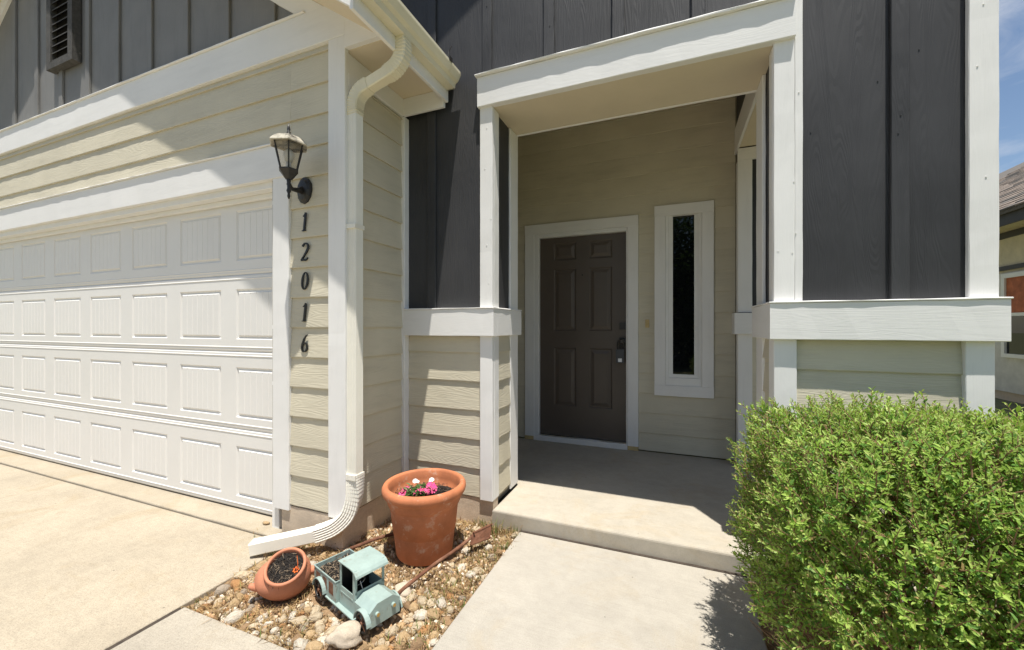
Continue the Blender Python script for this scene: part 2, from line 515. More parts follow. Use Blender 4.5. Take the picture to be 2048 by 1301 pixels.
def sheet(x0, x1, z0, z1, holes, y=0.0):
    """flat face in the xz-plane with rectangular openings (x0,x1,z0,z1)"""
    xs = sorted({x0, x1, *[h[0] for h in holes], *[h[1] for h in holes]})
    zs = sorted({z0, z1, *[h[2] for h in holes], *[h[3] for h in holes]})
    idx = {}; v = []; f = []
    def vi(x, z):
        if (x, z) not in idx: idx[(x, z)] = len(v); v.append((x, y, z))
        return idx[(x, z)]
    for a, b in zip(xs[:-1], xs[1:]):
        for c, d in zip(zs[:-1], zs[1:]):
            mx, mz = (a + b) / 2, (c + d) / 2
            if any(h[0] < mx < h[1] and h[2] < mz < h[3] for h in holes): continue
            f.append((vi(a, c), vi(b, c), vi(b, d), vi(a, d)))
    return v, f
def panel_mesh(name, w, h, rings, mat, beads=0, bead_d=0.003):
    """embossed panel: rings = [(inset, depth)], local origin at lower-left, front -y"""
    v = []; f = []
    for ins, d in rings:
        v += [(ins, d, ins), (w - ins, d, ins), (w - ins, d, h - ins), (ins, d, h - ins)]
    for i in range(len(rings) - 1):
        for k in range(4):
            f.append((i * 4 + k, i * 4 + (k + 1) % 4, (i + 1) * 4 + (k + 1) % 4, (i + 1) * 4 + k))
    ins, d = rings[-1]
    if beads == 0:
        b = (len(rings) - 1) * 4; f.append((b, b + 1, b + 2, b + 3))
    else:
        xs = [(ins, d)]
        iw = w - 2 * ins
        for k in range(1, beads + 1):
            c = ins + iw * k / (beads + 1)
            xs += [(c - 0.004, d), (c, d + bead_d), (c + 0.004, d)]
        xs.append((w - ins, d))
        o = len(v)
        for x, y in xs: v += [(x, y, ins), (x, y, h - ins)]
        for i in range(len(xs) - 1): f.append((o + 2 * i, o + 2 * i + 2, o + 2 * i + 3, o + 2 * i + 1))
    return mesh(name, v, f, mat)

# ------------------------------------------------------------------ setting: ground and paving
def slab(name, x0, x1, y0, y1, z0, z1, mat, bev=0.012, label=None, nz=0.0):
    bm = bmesh.new()
    v, f = boxv(x0, x1, y0, y1, z0, z1)
    vs = [bm.verts.new(p) for p in v]
    for q in f: bm.faces.new([vs[i] for i in q])
    bmesh.ops.recalc_face_normals(bm, faces=bm.faces)
    if nz:
        n = max(2, int((x1 - x0) / 0.08))
        ed = [e for e in bm.edges if abs(e.verts[0].co.x - e.verts[1].co.x) > 0.5 * (x1 - x0)]
        bmesh.ops.subdivide_edges(bm, edges=ed, cuts=n, use_grid_fill=True)
    bmesh.ops.bevel(bm, geom=[e for e in bm.edges if len(e.link_faces) == 2 and e.calc_face_angle() > 0.5], offset=bev, segments=3, affect='EDGES', profile=0.5)
    if nz:
        for p in bm.verts:
            if p.co.z > z0 + 0.02:
                p.co.y += nz * mnoise.noise((p.co.x * 7, p.co.y * 3, p.co.z * 20)); p.co.z += 0.4 * nz * mnoise.noise((p.co.x * 8, 4, p.co.y * 3))
    me = bpy.data.meshes.new(name); bm.to_mesh(me); bm.free()
    me.materials.append(M(mat))
    me.polygons.foreach_set('use_smooth', [False] * len(me.polygons))
    o = obj(name, me)
    tag(o, label, None, None, 'structure')
    return o
def ground_sheet():
    v = []; f = []
    xs = [-120, -40, -20, -12, -8.5, -2.6, 1.2, 3, 4.2, 6, 9, 14, 30, 120]
    ys = [-120, -40, -14.2, -8, -4, 0, 2, 4, 7, 10, 14, 20, 40, 120]
    for x in xs:
        for y in ys:
            z = -0.085
            if x > 1.25 and y > 1.0: z += 0.16 * min(1, (x - 1.25) / 2.5)
            v.append((x, y, z))
    n = len(ys)
    for i in range(len(xs) - 1):
        for j in range(n - 1): f.append((i * n + j, (i + 1) * n + j, (i + 1) * n + j + 1, i * n + j + 1))
    tag(obj('ground', mesh('ground', v, f, 'lawn')), 'lawn and bare earth round the house', None, None, 'structure')
ground_sheet()
slab('driveway', -4.658, -2.100, 0.2, 1.727, -0.12, -0.010, 'concrete_drive', 0.006, 'right slab of the pale sandy concrete driveway by the planting bed')
slab('driveway', -7.75, -4.661, 0.2, 1.727, -0.12, -0.010, 'concrete_drive', 0.006, 'left slab of the pale sandy concrete driveway')
slab('driveway', -7.75, -2.100, -9.0, 0.192, -0.12, -0.010, 'concrete_drive', 0.008, 'pale concrete driveway running out to the street')
slab('garage_apron', -7.6, -2.262, 1.735, 2.3, -0.12, 0.0, 'concrete_drive', 0.010, 'narrow concrete lip under the garage door', 0.004)
slab('front_walk', -2.072, -0.895, -1.2, 1.158, -0.12, -0.006, 'concrete_front', 0.008, 'grey concrete walk in front of the planting bed')
slab('walkway', -0.888, 0.345, -1.2, 2.346, -0.12, 0.0, 'concrete_walk', 0.008, 'pale concrete walkway leading to the porch step')
def porch():
    bm = bmesh.new()
    out = [(-1.085, 2.366)]
    k = 30
    for i in range(1, k): out.append((-1.085 + 2.385 * i / k, 2.366 + 0.004 * mnoise.noise((i * 0.7, 3, 1))))
    out += [(1.30, 2.366), (1.30, 4.02), (-1.96, 4.02), (-1.96, 2.83), (-1.085, 2.83)]
    lo = [bm.verts.new((x, y, -0.12)) for x, y in out]; hi = [bm.verts.new((x, y, 0.095)) for x, y in out]; n = len(out)
    bm.faces.new(hi); bm.faces.new(lo[::-1])
    for i in range(n): bm.faces.new((lo[i], lo[(i + 1) % n], hi[(i + 1) % n], hi[i]))
    bmesh.ops.recalc_face_normals(bm, faces=bm.faces)
    bmesh.ops.bevel(bm, geom=[e for e in bm.edges if e.verts[0].co.z > 0 and e.verts[1].co.z > 0], offset=0.015, segments=3, affect='EDGES', profile=0.5)
    me = bpy.data.meshes.new('porch_slab'); bm.to_mesh(me); bm.free(); me.materials.append(M('concrete_porch'))
    tag(obj('porch_slab', me), 'raised concrete porch floor with one step', None, None, 'structure')
porch()
slab('street', -60, 60, -14, -9.05, -0.14, -0.06, 'asphalt', 0.01, 'asphalt street in front of the house')
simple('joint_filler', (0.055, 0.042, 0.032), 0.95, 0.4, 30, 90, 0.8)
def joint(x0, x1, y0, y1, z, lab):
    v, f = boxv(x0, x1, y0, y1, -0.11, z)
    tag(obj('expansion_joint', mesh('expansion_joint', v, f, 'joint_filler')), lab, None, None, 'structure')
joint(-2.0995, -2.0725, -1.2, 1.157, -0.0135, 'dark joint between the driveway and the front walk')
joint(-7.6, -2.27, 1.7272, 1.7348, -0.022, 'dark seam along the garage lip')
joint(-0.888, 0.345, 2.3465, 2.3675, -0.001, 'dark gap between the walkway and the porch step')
def bed():
    n = 44; v = []; f = []
    x0, x1, y0, y1 = -2.105, -0.885, 1.150, 2.46
    for i in range(n + 1):
        for j in range(n + 1):
            x = x0 + (x1 - x0) * i / n; y = y0 + (y1 - y0) * j / n
            z = -0.028 + 0.016 * mnoise.noise((x * 6, y * 6, 1)) + 0.008 * mnoise.noise((x * 22, y * 22, 3))
            v.append((x, y, z))
    for i in range(n):
        for j in range(n): f.append((i * (n + 1) + j, (i + 1) * (n + 1) + j, (i + 1) * (n + 1) + j + 1, i * (n + 1) + j + 1))
    tag(obj('planting_bed', mesh('planting_bed', v, f, 'bed_soil', True)), 'dry soil of the small planting bed beside the walkway', None, None, 'structure')
    v = []; f = []; n = 16
    for i in range(n + 1):
        for j in range(n + 1):
            x = 0.35 + 1.5 * i / n; y = 0.6 + 1.85 * j / n
            v.append((x, y, -0.03 + 0.02 * mnoise.noise((x * 5, y * 5, 7))))
    for i in range(n):
        for j in range(n): f.append((i * (n + 1) + j, (i + 1) * (n + 1) + j, (i + 1) * (n + 1) + j + 1, i * (n + 1) + j + 1))
    tag(obj('shrub_bed', mesh('shrub_bed', v, f, 'bed_soil', True)), 'bare earth under the green shrub', None, None, 'structure')
bed()

# ------------------------------------------------------------------ the house
house = empty('house', (-1.74, 1.8, 0))
tag(house, 'tan and charcoal sided house with white trim, double garage door and recessed front porch', 'house')
GY = 1.784           # front of garage trim
PIT = 0.181
FRONT = lambda yp: (lambda p, q, s: T(p, yp, s))
SIDE_R = lambda xp: (lambda p, q, s: T(xp, p, s) @ RZ(R(90)))      # faces +X, local x = +Y
SIDE_L = lambda xp: (lambda p, q, s: T(xp, q, s) @ RZ(R(-90)))     # faces -X

def solid(name, boxes, mat, parent=house):
    mb = MB()
    for b_ in boxes: mb.box(*b_)
    return mb.build(name, mat, parent)

# --- garage front wall
gwall = solid('garage_wall', [(-2.36, -1.775, 1.812, 1.95, 0.17, 3.2), (-7.94, -7.36, 1.812, 1.95, 0.17, 3.2), (-7.36, -2.36, 1.812, 1.95, 2.20, 3.2)], 'sheathing')
courses(gwall, 0.175, 2.937, PIT, 1.0845, FRONT(1.812), 0.318, -2.186)
courses(gwall, 2.398, 2.937, PIT, 1.0845, FRONT(1.812), 5.32, -7.506)
courses(gwall, 0.175, 2.937, PIT, 1.0845, FRONT(1.812), 0.318, -7.824)
trim('corner_board', -1.868, -1.74, GY, 1.812, 0.165, 2.934, 'white_trim', house)
trim('corner_board', -1.772, -1.7402, 1.8125, 1.88, 0.165, 2.734, 'white_trim', house)
trim('corner_board', -7.95, -7.824, GY, 1.812, 0.165, 2.934, 'white_trim', house)
trim('frieze_board', -7.96, -1.7415, GY - 0.003, 1.812, 2.936, 3.145, 'white_trim', house)
trim('drip_cap', -7.96, -2.05, GY - 0.016, 1.812, 3.1455, 3.156, 'white_trim', house, 0.0016)
trim('garage_header', -7.52, -2.184, GY - 0.006, 1.812, 2.192, 2.398, 'white_trim', house, 0.0012)
trim('header_drip_cap', -7.53, -2.178, GY - 0.019, 1.812, 2.3985, 2.407, 'white_trim', house, 0.0018)
trim('garage_casing', -2.324, -2.1865, GY, 1.812, 0.146, 2.1915, 'white_trim', house)
trim('garage_casing', -7.52, -7.38, GY, 1.812, 0.146, 2.1915, 'white_trim', house)
trim('garage_jamb', -2.366, -2.305, 1.8125, 1.90, -0.012, 2.1915, 'jamb_white', house)
trim('garage_jamb', -7.40, -7.34, 1.8125, 1.90, -0.012, 2.1915, 'jamb_white', house)
trim('head_jamb', -7.34, -2.3665, 1.8125, 1.96, 2.150, 2.198, 'jamb_white', house)
trim('weather_stop', -7.34, -2.367, 1.870, 1.895, 2.118, 2.1495, 'jamb_white', house)

# --- garage door
gd = solid('garage_door', [(-7.37, -2.345, 1.93, 1.955, 0.0, 2.16)], 'door_white')
PW, PH = 0.468, 0.348
pm = panel_mesh('door_panel', PW, PH, [(0, 0), (0.010, 0.010), (0.016, 0.010), (0.028, 0.0)], 'door_white', 6, 0.0025)
tops = [2.078, 1.531, 0.988, 0.440]
seams = [0.012, 0.560, 1.098, 1.632, 2.158]
for k in range(4):
    z0, z1 = seams[3 - k], seams[4 - k]
    hs = [(-2.836 - 0.628 * i, -2.836 - 0.628 * i + PW, tops[k] - PH, tops[k]) for i in range(8)]
    mb = MB()
    mb.add(*sheet(-7.37, -2.345, z0 + 0.012, z1 - 0.012, hs, 1.902))
    # rounded tongue ridges at the section joint
    for za, zb, ya, yb in ((z0, z0 + 0.012, 1.907, 1.902), (z1 - 0.012, z1, 1.902, 1.909)):
        mb.add([(-7.37, ya, za), (-2.345, ya, za), (-2.345, yb, zb), (-7.37, yb, zb)], [(0, 1, 2, 3)])
    for zr in (z0 + 0.030, z1 - 0.030):
        mb.add([(-7.37, 1.902, zr - 0.006), (-2.345, 1.902, zr - 0.006), (-2.345, 1.8988, zr), (-7.37, 1.8988, zr), (-2.345, 1.902, zr + 0.006), (-7.37, 1.902, zr + 0.006)], [(0, 1, 2, 3), (3, 2, 4, 5)])
    me = mesh('door_section', mb.v, mb.f, 'door_white')
    obj('door_section', me, gd)
    for h in hs: obj('door_panel', pm, gd, T(h[0], 1.902, h[2]))
solid('bottom_seal', [(-7.36, -2.35, 1.908, 1.93, 0.0005, 0.013)], 'black_metal', gd)

# --- gable above the garage
RX, PITCH = -4.87, 0.70
def zs(x): return 5.222 - PITCH * abs(x - RX)
gv = [(-7.96, 1.806, 3.15), (-1.78, 1.806, 3.15), (-1.78, 1.806, zs(-1.78)), (RX, 1.806, 5.222), (-7.96, 1.806, zs(-7.96))]
gable = obj('gable_wall', fixn(mesh('gable_wall', gv + [(a, 1.95, c) for a, b_, c in gv], [(0, 1, 2, 3, 4), (9, 8, 7, 6, 5), (0, 1, 6, 5), (1, 2, 7, 6), (2, 3, 8, 7), (3, 4, 9, 8), (4, 0, 5, 9)], 'gable_board_2')), house)
for k in range(-7, 9):
    xr = -4.031 + 0.430 * k - 0.0
    top = zs(min(max(xr, -7.9), -1.9)) - 0.02
    if xr > -2.0 or xr < -7.9 or top < 3.22: continue
    trim('batten', xr - 0.058, xr, 1.788, 1.806, 3.157, top, 'gable_board', gable, 0.0006)
# closed eave ends of the gable wall plane
for s in (1, -1):
    X = lambda d: RX + s * d
    ev = [(X(3.128), 3.1), (X(3.128), 2.862), (X(3.45), 2.862), (X(3.45), 2.80), (X(3.46), 2.80), (X(3.46), zs(X(3.46)) + 0.008), (X(2.9), zs(X(2.9)) + 0.008)]
    v = [(a, GY - 0.0025, c) for a, c in ev] + [(a, 1.81, c) for a, c in ev]; n = len(ev)
    obj('eave_return', fixn(mesh('eave_return', v, [tuple(range(n)), tuple(range(2 * n - 1, n - 1, -1))] + [(i, (i + 1) % n, n + (i + 1) % n, n + i) for i in range(n)], 'white_trim_0')), house)
    # rake board on the wall
    e = [(X(0.0), zs(RX)), (X(2.96), zs(X(2.96))), (X(2.96), zs(X(2.96)) - 0.14), (X(0.0), zs(RX) - 0.14)]
    v = [(a, 1.785, c) for a, c in e] + [(a, 1.806, c) for a, c in e]
    o_ = obj('rake_board', fixn(mesh('rake_board', v, [(0, 1, 2, 3), (7, 6, 5, 4), (0, 1, 5, 4), (1, 2, 6, 5), (2, 3, 7, 6), (3, 0, 4, 7)], 'white_trim_0')), house)
# roof slopes: soffit, rake fascia, shingles
def slope(name, s, d0, d1, y0, y1, zo0, zo1, mat, parent=house, rx=RX, zf=None, pit=PITCH, zp=5.222):
    v = []
    for y in (y0, y1):
        for d in (d0, d1):
            for zo in (zo0, zo1): v.append((rx + s * d, y, zp - pit * d + zo))
    f = [(0, 1, 3, 2), (4, 6, 7, 5), (0, 4, 5, 1), (2, 3, 7, 6), (0, 2, 6, 4), (1, 5, 7, 3)]
    return obj(name, fixn(mesh(name, v, f, mat)), parent)
for s in (1, -1):
    slope('rake_soffit', s, 0, 3.44, 1.512, 1.83, 0.002, 0.012, 'soffit')
    slope('rake_fascia', s, 0, 3.445, 1.488, 1.511, -0.020, 0.165, 'white_trim_0')
    yb = 2.386 if s > 0 else 7.5
    slope('roof', s, 0, 3.50, 1.470, yb, 0.166, 0.186, 'roof_shingle_grey')
    slope('roof_deck', s, 0, 3.43, 1.52, yb, 0.060, 0.1655, 'sheathing')
    if s > 0: slope('roof', s, 0, 1.44, 2.387, 7.5, 0.166, 0.186, 'roof_shingle_grey')
# --- garage side wall (faces +X)
swall = solid('garage_side_wall', [(-1.95, -1.775, 1.95, 2.40, 0.17, 2.9), (-7.94, -7.90, 1.95, 7.4, 0.0, 2.9)], 'sheathing')
courses(swall, 0.175, 2.735, PIT, 1.0845, SIDE_R(-1.775), 0.46, 1.88)
trim('inside_corner_trim', -1.775, -1.742, 2.335, 2.388, 0.175, 2.734, 'jamb_white', house)
trim('side_frieze_board', -1.7745, -1.748, 1.8125, 2.334, 2.7355, 2.857, 'white_trim', house)
solid('eave_soffit', [(-1.776, -1.425, 1.8105, 2.386, 2.858, 2.866)], 'soffit')
trim('eave_fascia', -1.424, -1.402, 1.4885, 2.352, 2.772, 2.93, 'white_trim', house)
trim('eave_end_board', -1.7475, -1.4245, 2.330, 2.352, 2.738, 2.857, 'white_trim', house)
trim('eave_fascia', 2 * RX + 1.402, 2 * RX + 1.424, 1.4885, 7.4, 2.772, 2.93, 'white_trim', house)

# --- nail heads on trim and charcoal panels
def nails(name, pts, mat, parent):
    mb = MB()
    for x, y, z in pts: mb.tube([(x, y + 0.002, z), (x, y - 0.0018, z)], 0.0032, 7)
    o = mb.build(name, mat, parent); o['kind'] = 'stuff'
nr = random.Random(91)
nails('nail_heads', [(nr.uniform(0.475, 0.575), 2.3625, nr.uniform(1.45, 2.6)) for k in range(5)] + [(nr.uniform(1.20, 1.27), 2.3615, nr.uniform(1.45, 2.7)) for k in range(3)] + [(nr.uniform(-1.16, -1.09), 2.3625, nr.uniform(1.45, 2.6)) for k in range(5)], 'white_trim_2', house)
nails('nail_heads', [(0.955 + nr.uniform(-0.012, 0.012), 2.3655, nr.uniform(1.5, 3.2)) for k in range(4)] + [(nr.choice((0.62, 0.89, 1.03, 1.16)) + nr.uniform(-0.006, 0.006), 2.3875, nr.uniform(1.5, 3.2)) for k in range(5)] + [(x + nr.uniform(-0.02, 0.02), 2.3695, nr.uniform(2.95, 3.4)) for x in (-1.127, -0.709, -0.297, 0.12, 0.12)], 'dark_board_2', house)

# --- gutter and downspout
gp = [(-1.401, 2.935), (-1.401, 2.845), (-1.345, 2.845), (-1.338, 2.875), (-1.318, 2.888), (-1.300, 2.925), (-1.300, 2.942), (-1.308, 2.942), (-1.308, 2.928), (-1.325, 2.895), (-1.344, 2.882), (-1.352, 2.853), (-1.394, 2.853), (-1.394, 2.935)]
n = len(gp)
v = [(a, 1.455, c) for a, c in gp] + [(a, 2.340, c) for a, c in gp]
gut = obj('gutter', fixn(mesh('gutter', v, [tuple(range(n)), tuple(range(2 * n - 1, n - 1, -1))] + [(i, (i + 1) % n, n + (i + 1) % n, n + i) for i in range(n)], 'gutter_paint')), house)
for yy in (1.4565, 2.3385):
    e = [gp[0], gp[1], gp[2], gp[3], gp[4], gp[5], gp[6]]
    v = [(a, yy - 0.004, c) for a, c in e] + [(a, yy + 0.004, c) for a, c in e]; m_ = len(e)
    obj('end_cap', fixn(mesh('end_cap', v, [tuple(range(m_)), tuple(range(2 * m_ - 1, m_ - 1, -1))] + [(i, (i + 1) % m_, m_ + (i + 1) % m_, m_ + i) for i in range(m_)], 'gutter_paint')), gut)

def bez(p0, p1, p2, n):
    p0, p1, p2 = Vector(p0), Vector(p1), Vector(p2)
    return [(p0 * (1 - t) ** 2 + p1 * 2 * t * (1 - t) + p2 * t * t) for t in [i / n for i in range(n + 1)]]
def rectpipe(pts, w, d, side, sc=None, flutes=0):
    """rounded rectangular pipe; side = axis kept for the width direction"""
    v = []; f = []
    P = [Vector(p) for p in pts]
    sec = []
    nf = 5 if flutes else 1
    c = 0.16
    # corners eased, one broad face fluted
    def face(a, b_, m):
        for i in range(m):
            yield (a[0] + (b_[0] - a[0]) * i / m, a[1] + (b_[1] - a[1]) * i / m)
    q = [(-1 + c, -1), (1 - c, -1), (1, -1 + c), (1, 1 - c), (1 - c, 1), (-1 + c, 1), (-1, 1 - c), (-1, -1 + c)]
    sec = []
    for i in range(8):
        m = 10 if (flutes and i in (0, 2, 4, 6)) else 1
        for j, p in enumerate(face(q[i], q[(i + 1) % 8], m)):
            k = 1 - (0.09 if (m > 1 and j % 2 == 1) else 0)
            sec.append((p[0] * k if i in (2, 6) else p[0], p[1] * k if i in (0, 4) else p[1]))
    N = len(sec)
    for i, p in enumerate(P):
        t = (P[min(i + 1, len(P) - 1)] - P[max(i - 1, 0)]).normalized()
        s = side[i] if isinstance(side, list) else side
        a = (Vector(s) - t * t.dot(Vector(s))).normalized()
        u = t.cross(a).normalized()
        k = sc[i] if sc else 1
        for x, y in sec: v.append(p + a * (x * w / 2 * k) + u * (y * d / 2 * k))
    for i in range(len(P) - 1):
        for k in range(N): f.append((i * N + k, i * N + (k + 1) % N, (i + 1) * N + (k + 1) % N, (i + 1) * N + k))
    f.append(tuple(range(N - 1, -1, -1)))
    f.append(tuple((len(P) - 1) * N + k for k in range(N)))
    return v, f
YS = (0, 1, 0)
DX, DY = -1.712, 1.832
ds = MB(); ds.add(*rectpipe([(DX, DY, 2.50), (DX, DY, 0.395)], 0.062, 0.070, YS, flutes=1))
down = ds.build('downspout', 'spout_paint', house)
def elbow(name, p0, p1, p2, n, w, d, mat, side=YS, ridges=True, flutes=0):
    pts = bez(p0, p1, p2, n)
    sc = [1.0 + (0.035 if (ridges and i % 2 and 1 < i < n - 1) else 0.0) for i in range(n + 1)]
    mb = MB(); mb.add(*rectpipe(pts, w, d, side, sc, flutes)); return mb.build(name, mat, down)
def catmull(P, m):
    P = [Vector(p) for p in P]; P = [2 * P[0] - P[1]] + P + [2 * P[-1] - P[-2]]; out = []
    for i in range(1, len(P) - 2):
        for k in range(m):
            t = k / m; a, b_, c, d = P[i - 1:i + 3]
            out.append(0.5 * (2 * b_ + (c - a) * t + (2 * a - 5 * b_ + 4 * c - d) * t * t + (3 * b_ - a - 3 * c + d) * t ** 3))
    return out + [P[-2]]
def crimp(name, P, m, w, d, mat, side, fl_=0, lip=0.075):
    raw = catmull(P, m); pts = []; sc = []
    for i in range(0, len(raw) - 2, 2):
        a, b_ = raw[i], raw[i + 2]
        pts += [a.lerp(b_, 0.02), a.lerp(b_, 0.97)]; sc += [0.985, 1.0 + lip]
    pts = [raw[0]] + pts[1:-1] + [raw[-1]]; sc[0] = 1.0; sc[-1] = 1.0
    n = len(pts)
    mb = MB(); mb.add(*rectpipe(pts, w, d, side if not callable(side) else [side(i / (n - 1)) for i in range(n)], sc, fl_)); mb.build(name, mat, down)
    return pts
crimp('elbow', [(-1.385, DY, 2.847), (-1.378, DY, 2.790), (-1.390, DY, 2.735), (-1.430, DY, 2.697), (-1.485, DY, 2.676)], 7, 0.066, 0.074, 'gutter_paint', YS)
mb = MB(); mb.add(*rectpipe([(-1.478, DY, 2.678), (-1.615, DY, 2.640)], 0.061, 0.067, YS)); mb.build('offset_pipe', 'gutter_paint', down)
crimp('elbow', [(-1.605, DY, 2.643), (-1.660, DY, 2.625), (-1.697, DY, 2.588), (DX, DY, 2.535), (DX, DY, 2.490)], 7, 0.067, 0.074, 'gutter_paint', YS)
# bottom elbow: turns out across the bed towards the driveway
dirv = Vector((-0.8645, -0.5026, 0)); sd = Vector((0.5026, -0.8645, 0))
def sp_(s_, z): return Vector((DX, DY, z)) + dirv * s_
side_f = lambda t: tuple(Vector((0, -1, 0)).lerp(sd, min(1, t * 2.2)).normalized())
pts = crimp('elbow', [sp_(0, 0.425), sp_(0.0, 0.36), sp_(0.006, 0.275), sp_(0.040, 0.185), sp_(0.105, 0.125), sp_(0.175, 0.097), sp_(0.215, 0.087)], 8, 0.072, 0.080, 'spout_paint', side_f, 1, 0.02)
mb = MB(); mb.add(*rectpipe([sp_(0.205, 0.089), sp_(0.550, 0.036)], 0.069, 0.070, tuple(sd))); mb.build('outlet_pipe', 'spout_paint', down)
solid('strap', [(DX - 0.036, DX + 0.038, DY - 0.040, DY + 0.036, 1.832, 1.856)], 'spout_paint', down)
solid('strap', [(DX - 0.036, DX + 0.038, DY - 0.040, DY + 0.036, 0.395, 0.425)], 'spout_paint', down)
# roof-edge wire clip
wc = MB(); wc.tube([(-1.31, 2.19, 2.94), (-1.305, 2.195, 2.99), (-1.29, 2.20, 3.02)], 0.004, 6); wc.box(-1.33, -1.295, 2.19, 2.225, 2.935, 2.962)
wc.build('wire_clip', 'black_metal', house)

# --- gable vent
vent = solid('gable_vent', [(-5.028, -4.958, 1.742, 1.800, 3.535, 4.36), (-4.675, -4.605, 1.742, 1.800, 3.535, 4.36), (-5.028, -4.605, 1.742, 1.800, 4.3605, 4.43), (-5.028, -4.605, 1.742, 1.800, 3.480, 3.5345)], 'vent_wood')
solid('vent_screen', [(-4.957, -4.676, 1.782, 1.79, 3.536, 4.36)], 'vent_dark', vent)
for k in range(13):
    z = 3.565 + k * 0.062
    v = [(x, y, z + dz) for x in (-4.9575, -4.6755) for y, dz in ((1.750, -0.020), (1.750, -0.012), (1.780, 0.026), (1.780, 0.018))]
    obj('slat', fixn(mesh('slat', v, [(0, 1, 2, 3), (7, 6, 5, 4), (0, 1, 5, 4), (1, 2, 6, 5), (2, 3, 7, 6), (3, 0, 4, 7)], 'vent_wood')), vent)

# --- main front wall: charcoal board and batten above, tan lap siding below the ledge
PY = 2.363
mwall = solid('front_wall', [(-3.4, 1.262, 2.388, 2.46, 2.70, 5.2), (-1.78, -1.098, 2.388, 2.46, 1.21, 2.70), (0.482, 1.262, 2.388, 2.46, 1.21, 2.70)], 'dark_board_2')
for xa in (-1.580, -1.160, -0.742, -0.330, 0.088, 0.500):
    zb = 1.395 if xa < -1.5 else 2.893
    trim('batten', xa, xa + 0.066, 2.370, 2.388, zb, 5.15, 'dark_board', mwall, 0.0006)
trim('batten', 0.925, 0.992, 2.366, 2.388, 1.395, 4.9, 'dark_board', mwall, 0.0006)
lwall = solid('lower_front_wall', [(-1.78, -1.098, 2.396, 2.46, 0.145, 1.209), (0.482, 1.262, 2.396, 2.46, 0.145, 1.209)], 'sheathing')
courses(lwall, 0.150, 1.208, 0.191, 1.099 - 5 * 0.191, FRONT(2.396), 0.575, -1.745)
courses(lwall, 0.150, 1.208, 0.191, 1.060 - 5 * 0.191, FRONT(2.396), 0.615, 0.562)
# left pier
trim('corner_board', -1.172, -1.0825, PY, 2.3955, 0.145, 1.2085, 'white_trim', house)
trim('corner_board', -1.0985, -1.0825, 2.3965, 2.470, 0.145, 1.2085, 'white_trim', house)
trim('corner_board', -1.0985, -1.0825, 2.675, 2.822, 0.110, 1.2085, 'white_trim', house)
trim('corner_board', -1.172, -1.0825, PY, 2.3875, 1.392, 2.6895, 'white_trim', house)
trim('corner_board', -1.0985, -1.0825, 2.389, 2.470, 1.392, 2.6895, 'white_trim', house)
trim('corner_board', -1.0985, -1.0825, 2.675, 2.822, 1.392, 2.6895, 'white_trim', house)
trim('ledge', -1.745, -1.060, 2.332, 2.388, 1.2095, 1.386, 'white_trim', house, 0.0014)
trim('ledge', -1.0975, -1.0605, 2.389, 2.835, 1.2095, 1.386, 'white_trim', house, 0.0014)
trim('ledge_cap', -1.745, -1.056, 2.326, 2.388, 1.3865, 1.3945, 'white_trim', house, 0.0016)
trim('ledge_cap', -1.0975, -1.0565, 2.389, 2.838, 1.3865, 1.3945, 'white_trim', house, 0.0016)
pier_l = solid('pier_side_wall', [(-1.78, -1.100, 2.461, 2.80, 0.096, 3.3)], 'dark_board_2')
sw = solid('pier_side_sheathing', [(-1.0995, -1.0985, 2.4705, 2.6745, 0.12, 1.209)], 'sheathing')
courses(sw, 0.150, 1.208, 0.191, 1.099 - 5 * 0.191, SIDE_R(-1.0985), 0.2035, 2.471)
# right pier
trim('corner_board', 0.4635, 0.562, PY, 2.3955, 0.120, 1.2085, 'white_trim', house)
trim('corner_board', 1.177, 1.272, PY, 2.3955, 0.120, 1.2085, 'white_trim', house)
trim('corner_board', 0.4635, 0.552, PY, 2.3875, 1.392, 2.6895, 'white_trim', house)
trim('corner_board', 0.5525, 0.586, PY + 0.001, 2.3875, 1.392, 5.0, 'white_trim', house)
trim('corner_board', 1.187, 1.284, PY - 0.001, 2.3875, 1.392, 5.0, 'white_trim', house)
trim('corner_board', 1.2625, 1.284, 2.3885, 2.47, 1.392, 5.0, 'white_trim', house)
trim('ledge', 0.442, 1.303, 2.332, 2.388, 1.2075, 1.386, 'white_trim', house, 0.0014)
trim('ledge', 0.4425, 0.481, 2.389, 2.835, 1.2075, 1.386, 'white_trim', house, 0.0014)
trim('ledge', 1.264, 1.3025, 2.389, 2.835, 1.2075, 1.386, 'white_trim', house, 0.0014)
trim('ledge_cap', 0.438, 1.307, 2.326, 2.388, 1.3865, 1.3945, 'white_trim', house, 0.0016)
trim('ledge_cap', 0.4385, 0.481, 2.389, 2.838, 1.3865, 1.3945, 'white_trim', house, 0.0016)
for za, zb in ((0.110, 1.2065), (1.392, 2.6895)):
    trim('corner_board', 0.4635, 0.4815, 2.3965, 2.470, za, zb, 'white_trim', house)
    trim('corner_board', 0.4635, 0.4815, 2.640, 2.822, za, zb, 'white_trim', house)
solid('pier_side_wall', [(0.4835, 1.258, 2.461, 2.80, 0.096, 3.3)], 'dark_board_2')
sw2 = solid('pier_side_sheathing', [(0.4820, 0.4830, 2.4705, 2.6395, 0.12, 1.209)], 'sheathing')
courses(sw2, 0.150, 1.206, 0.191, 1.099 - 5 * 0.191, SIDE_L(0.4820), 0.1685, 2.471)
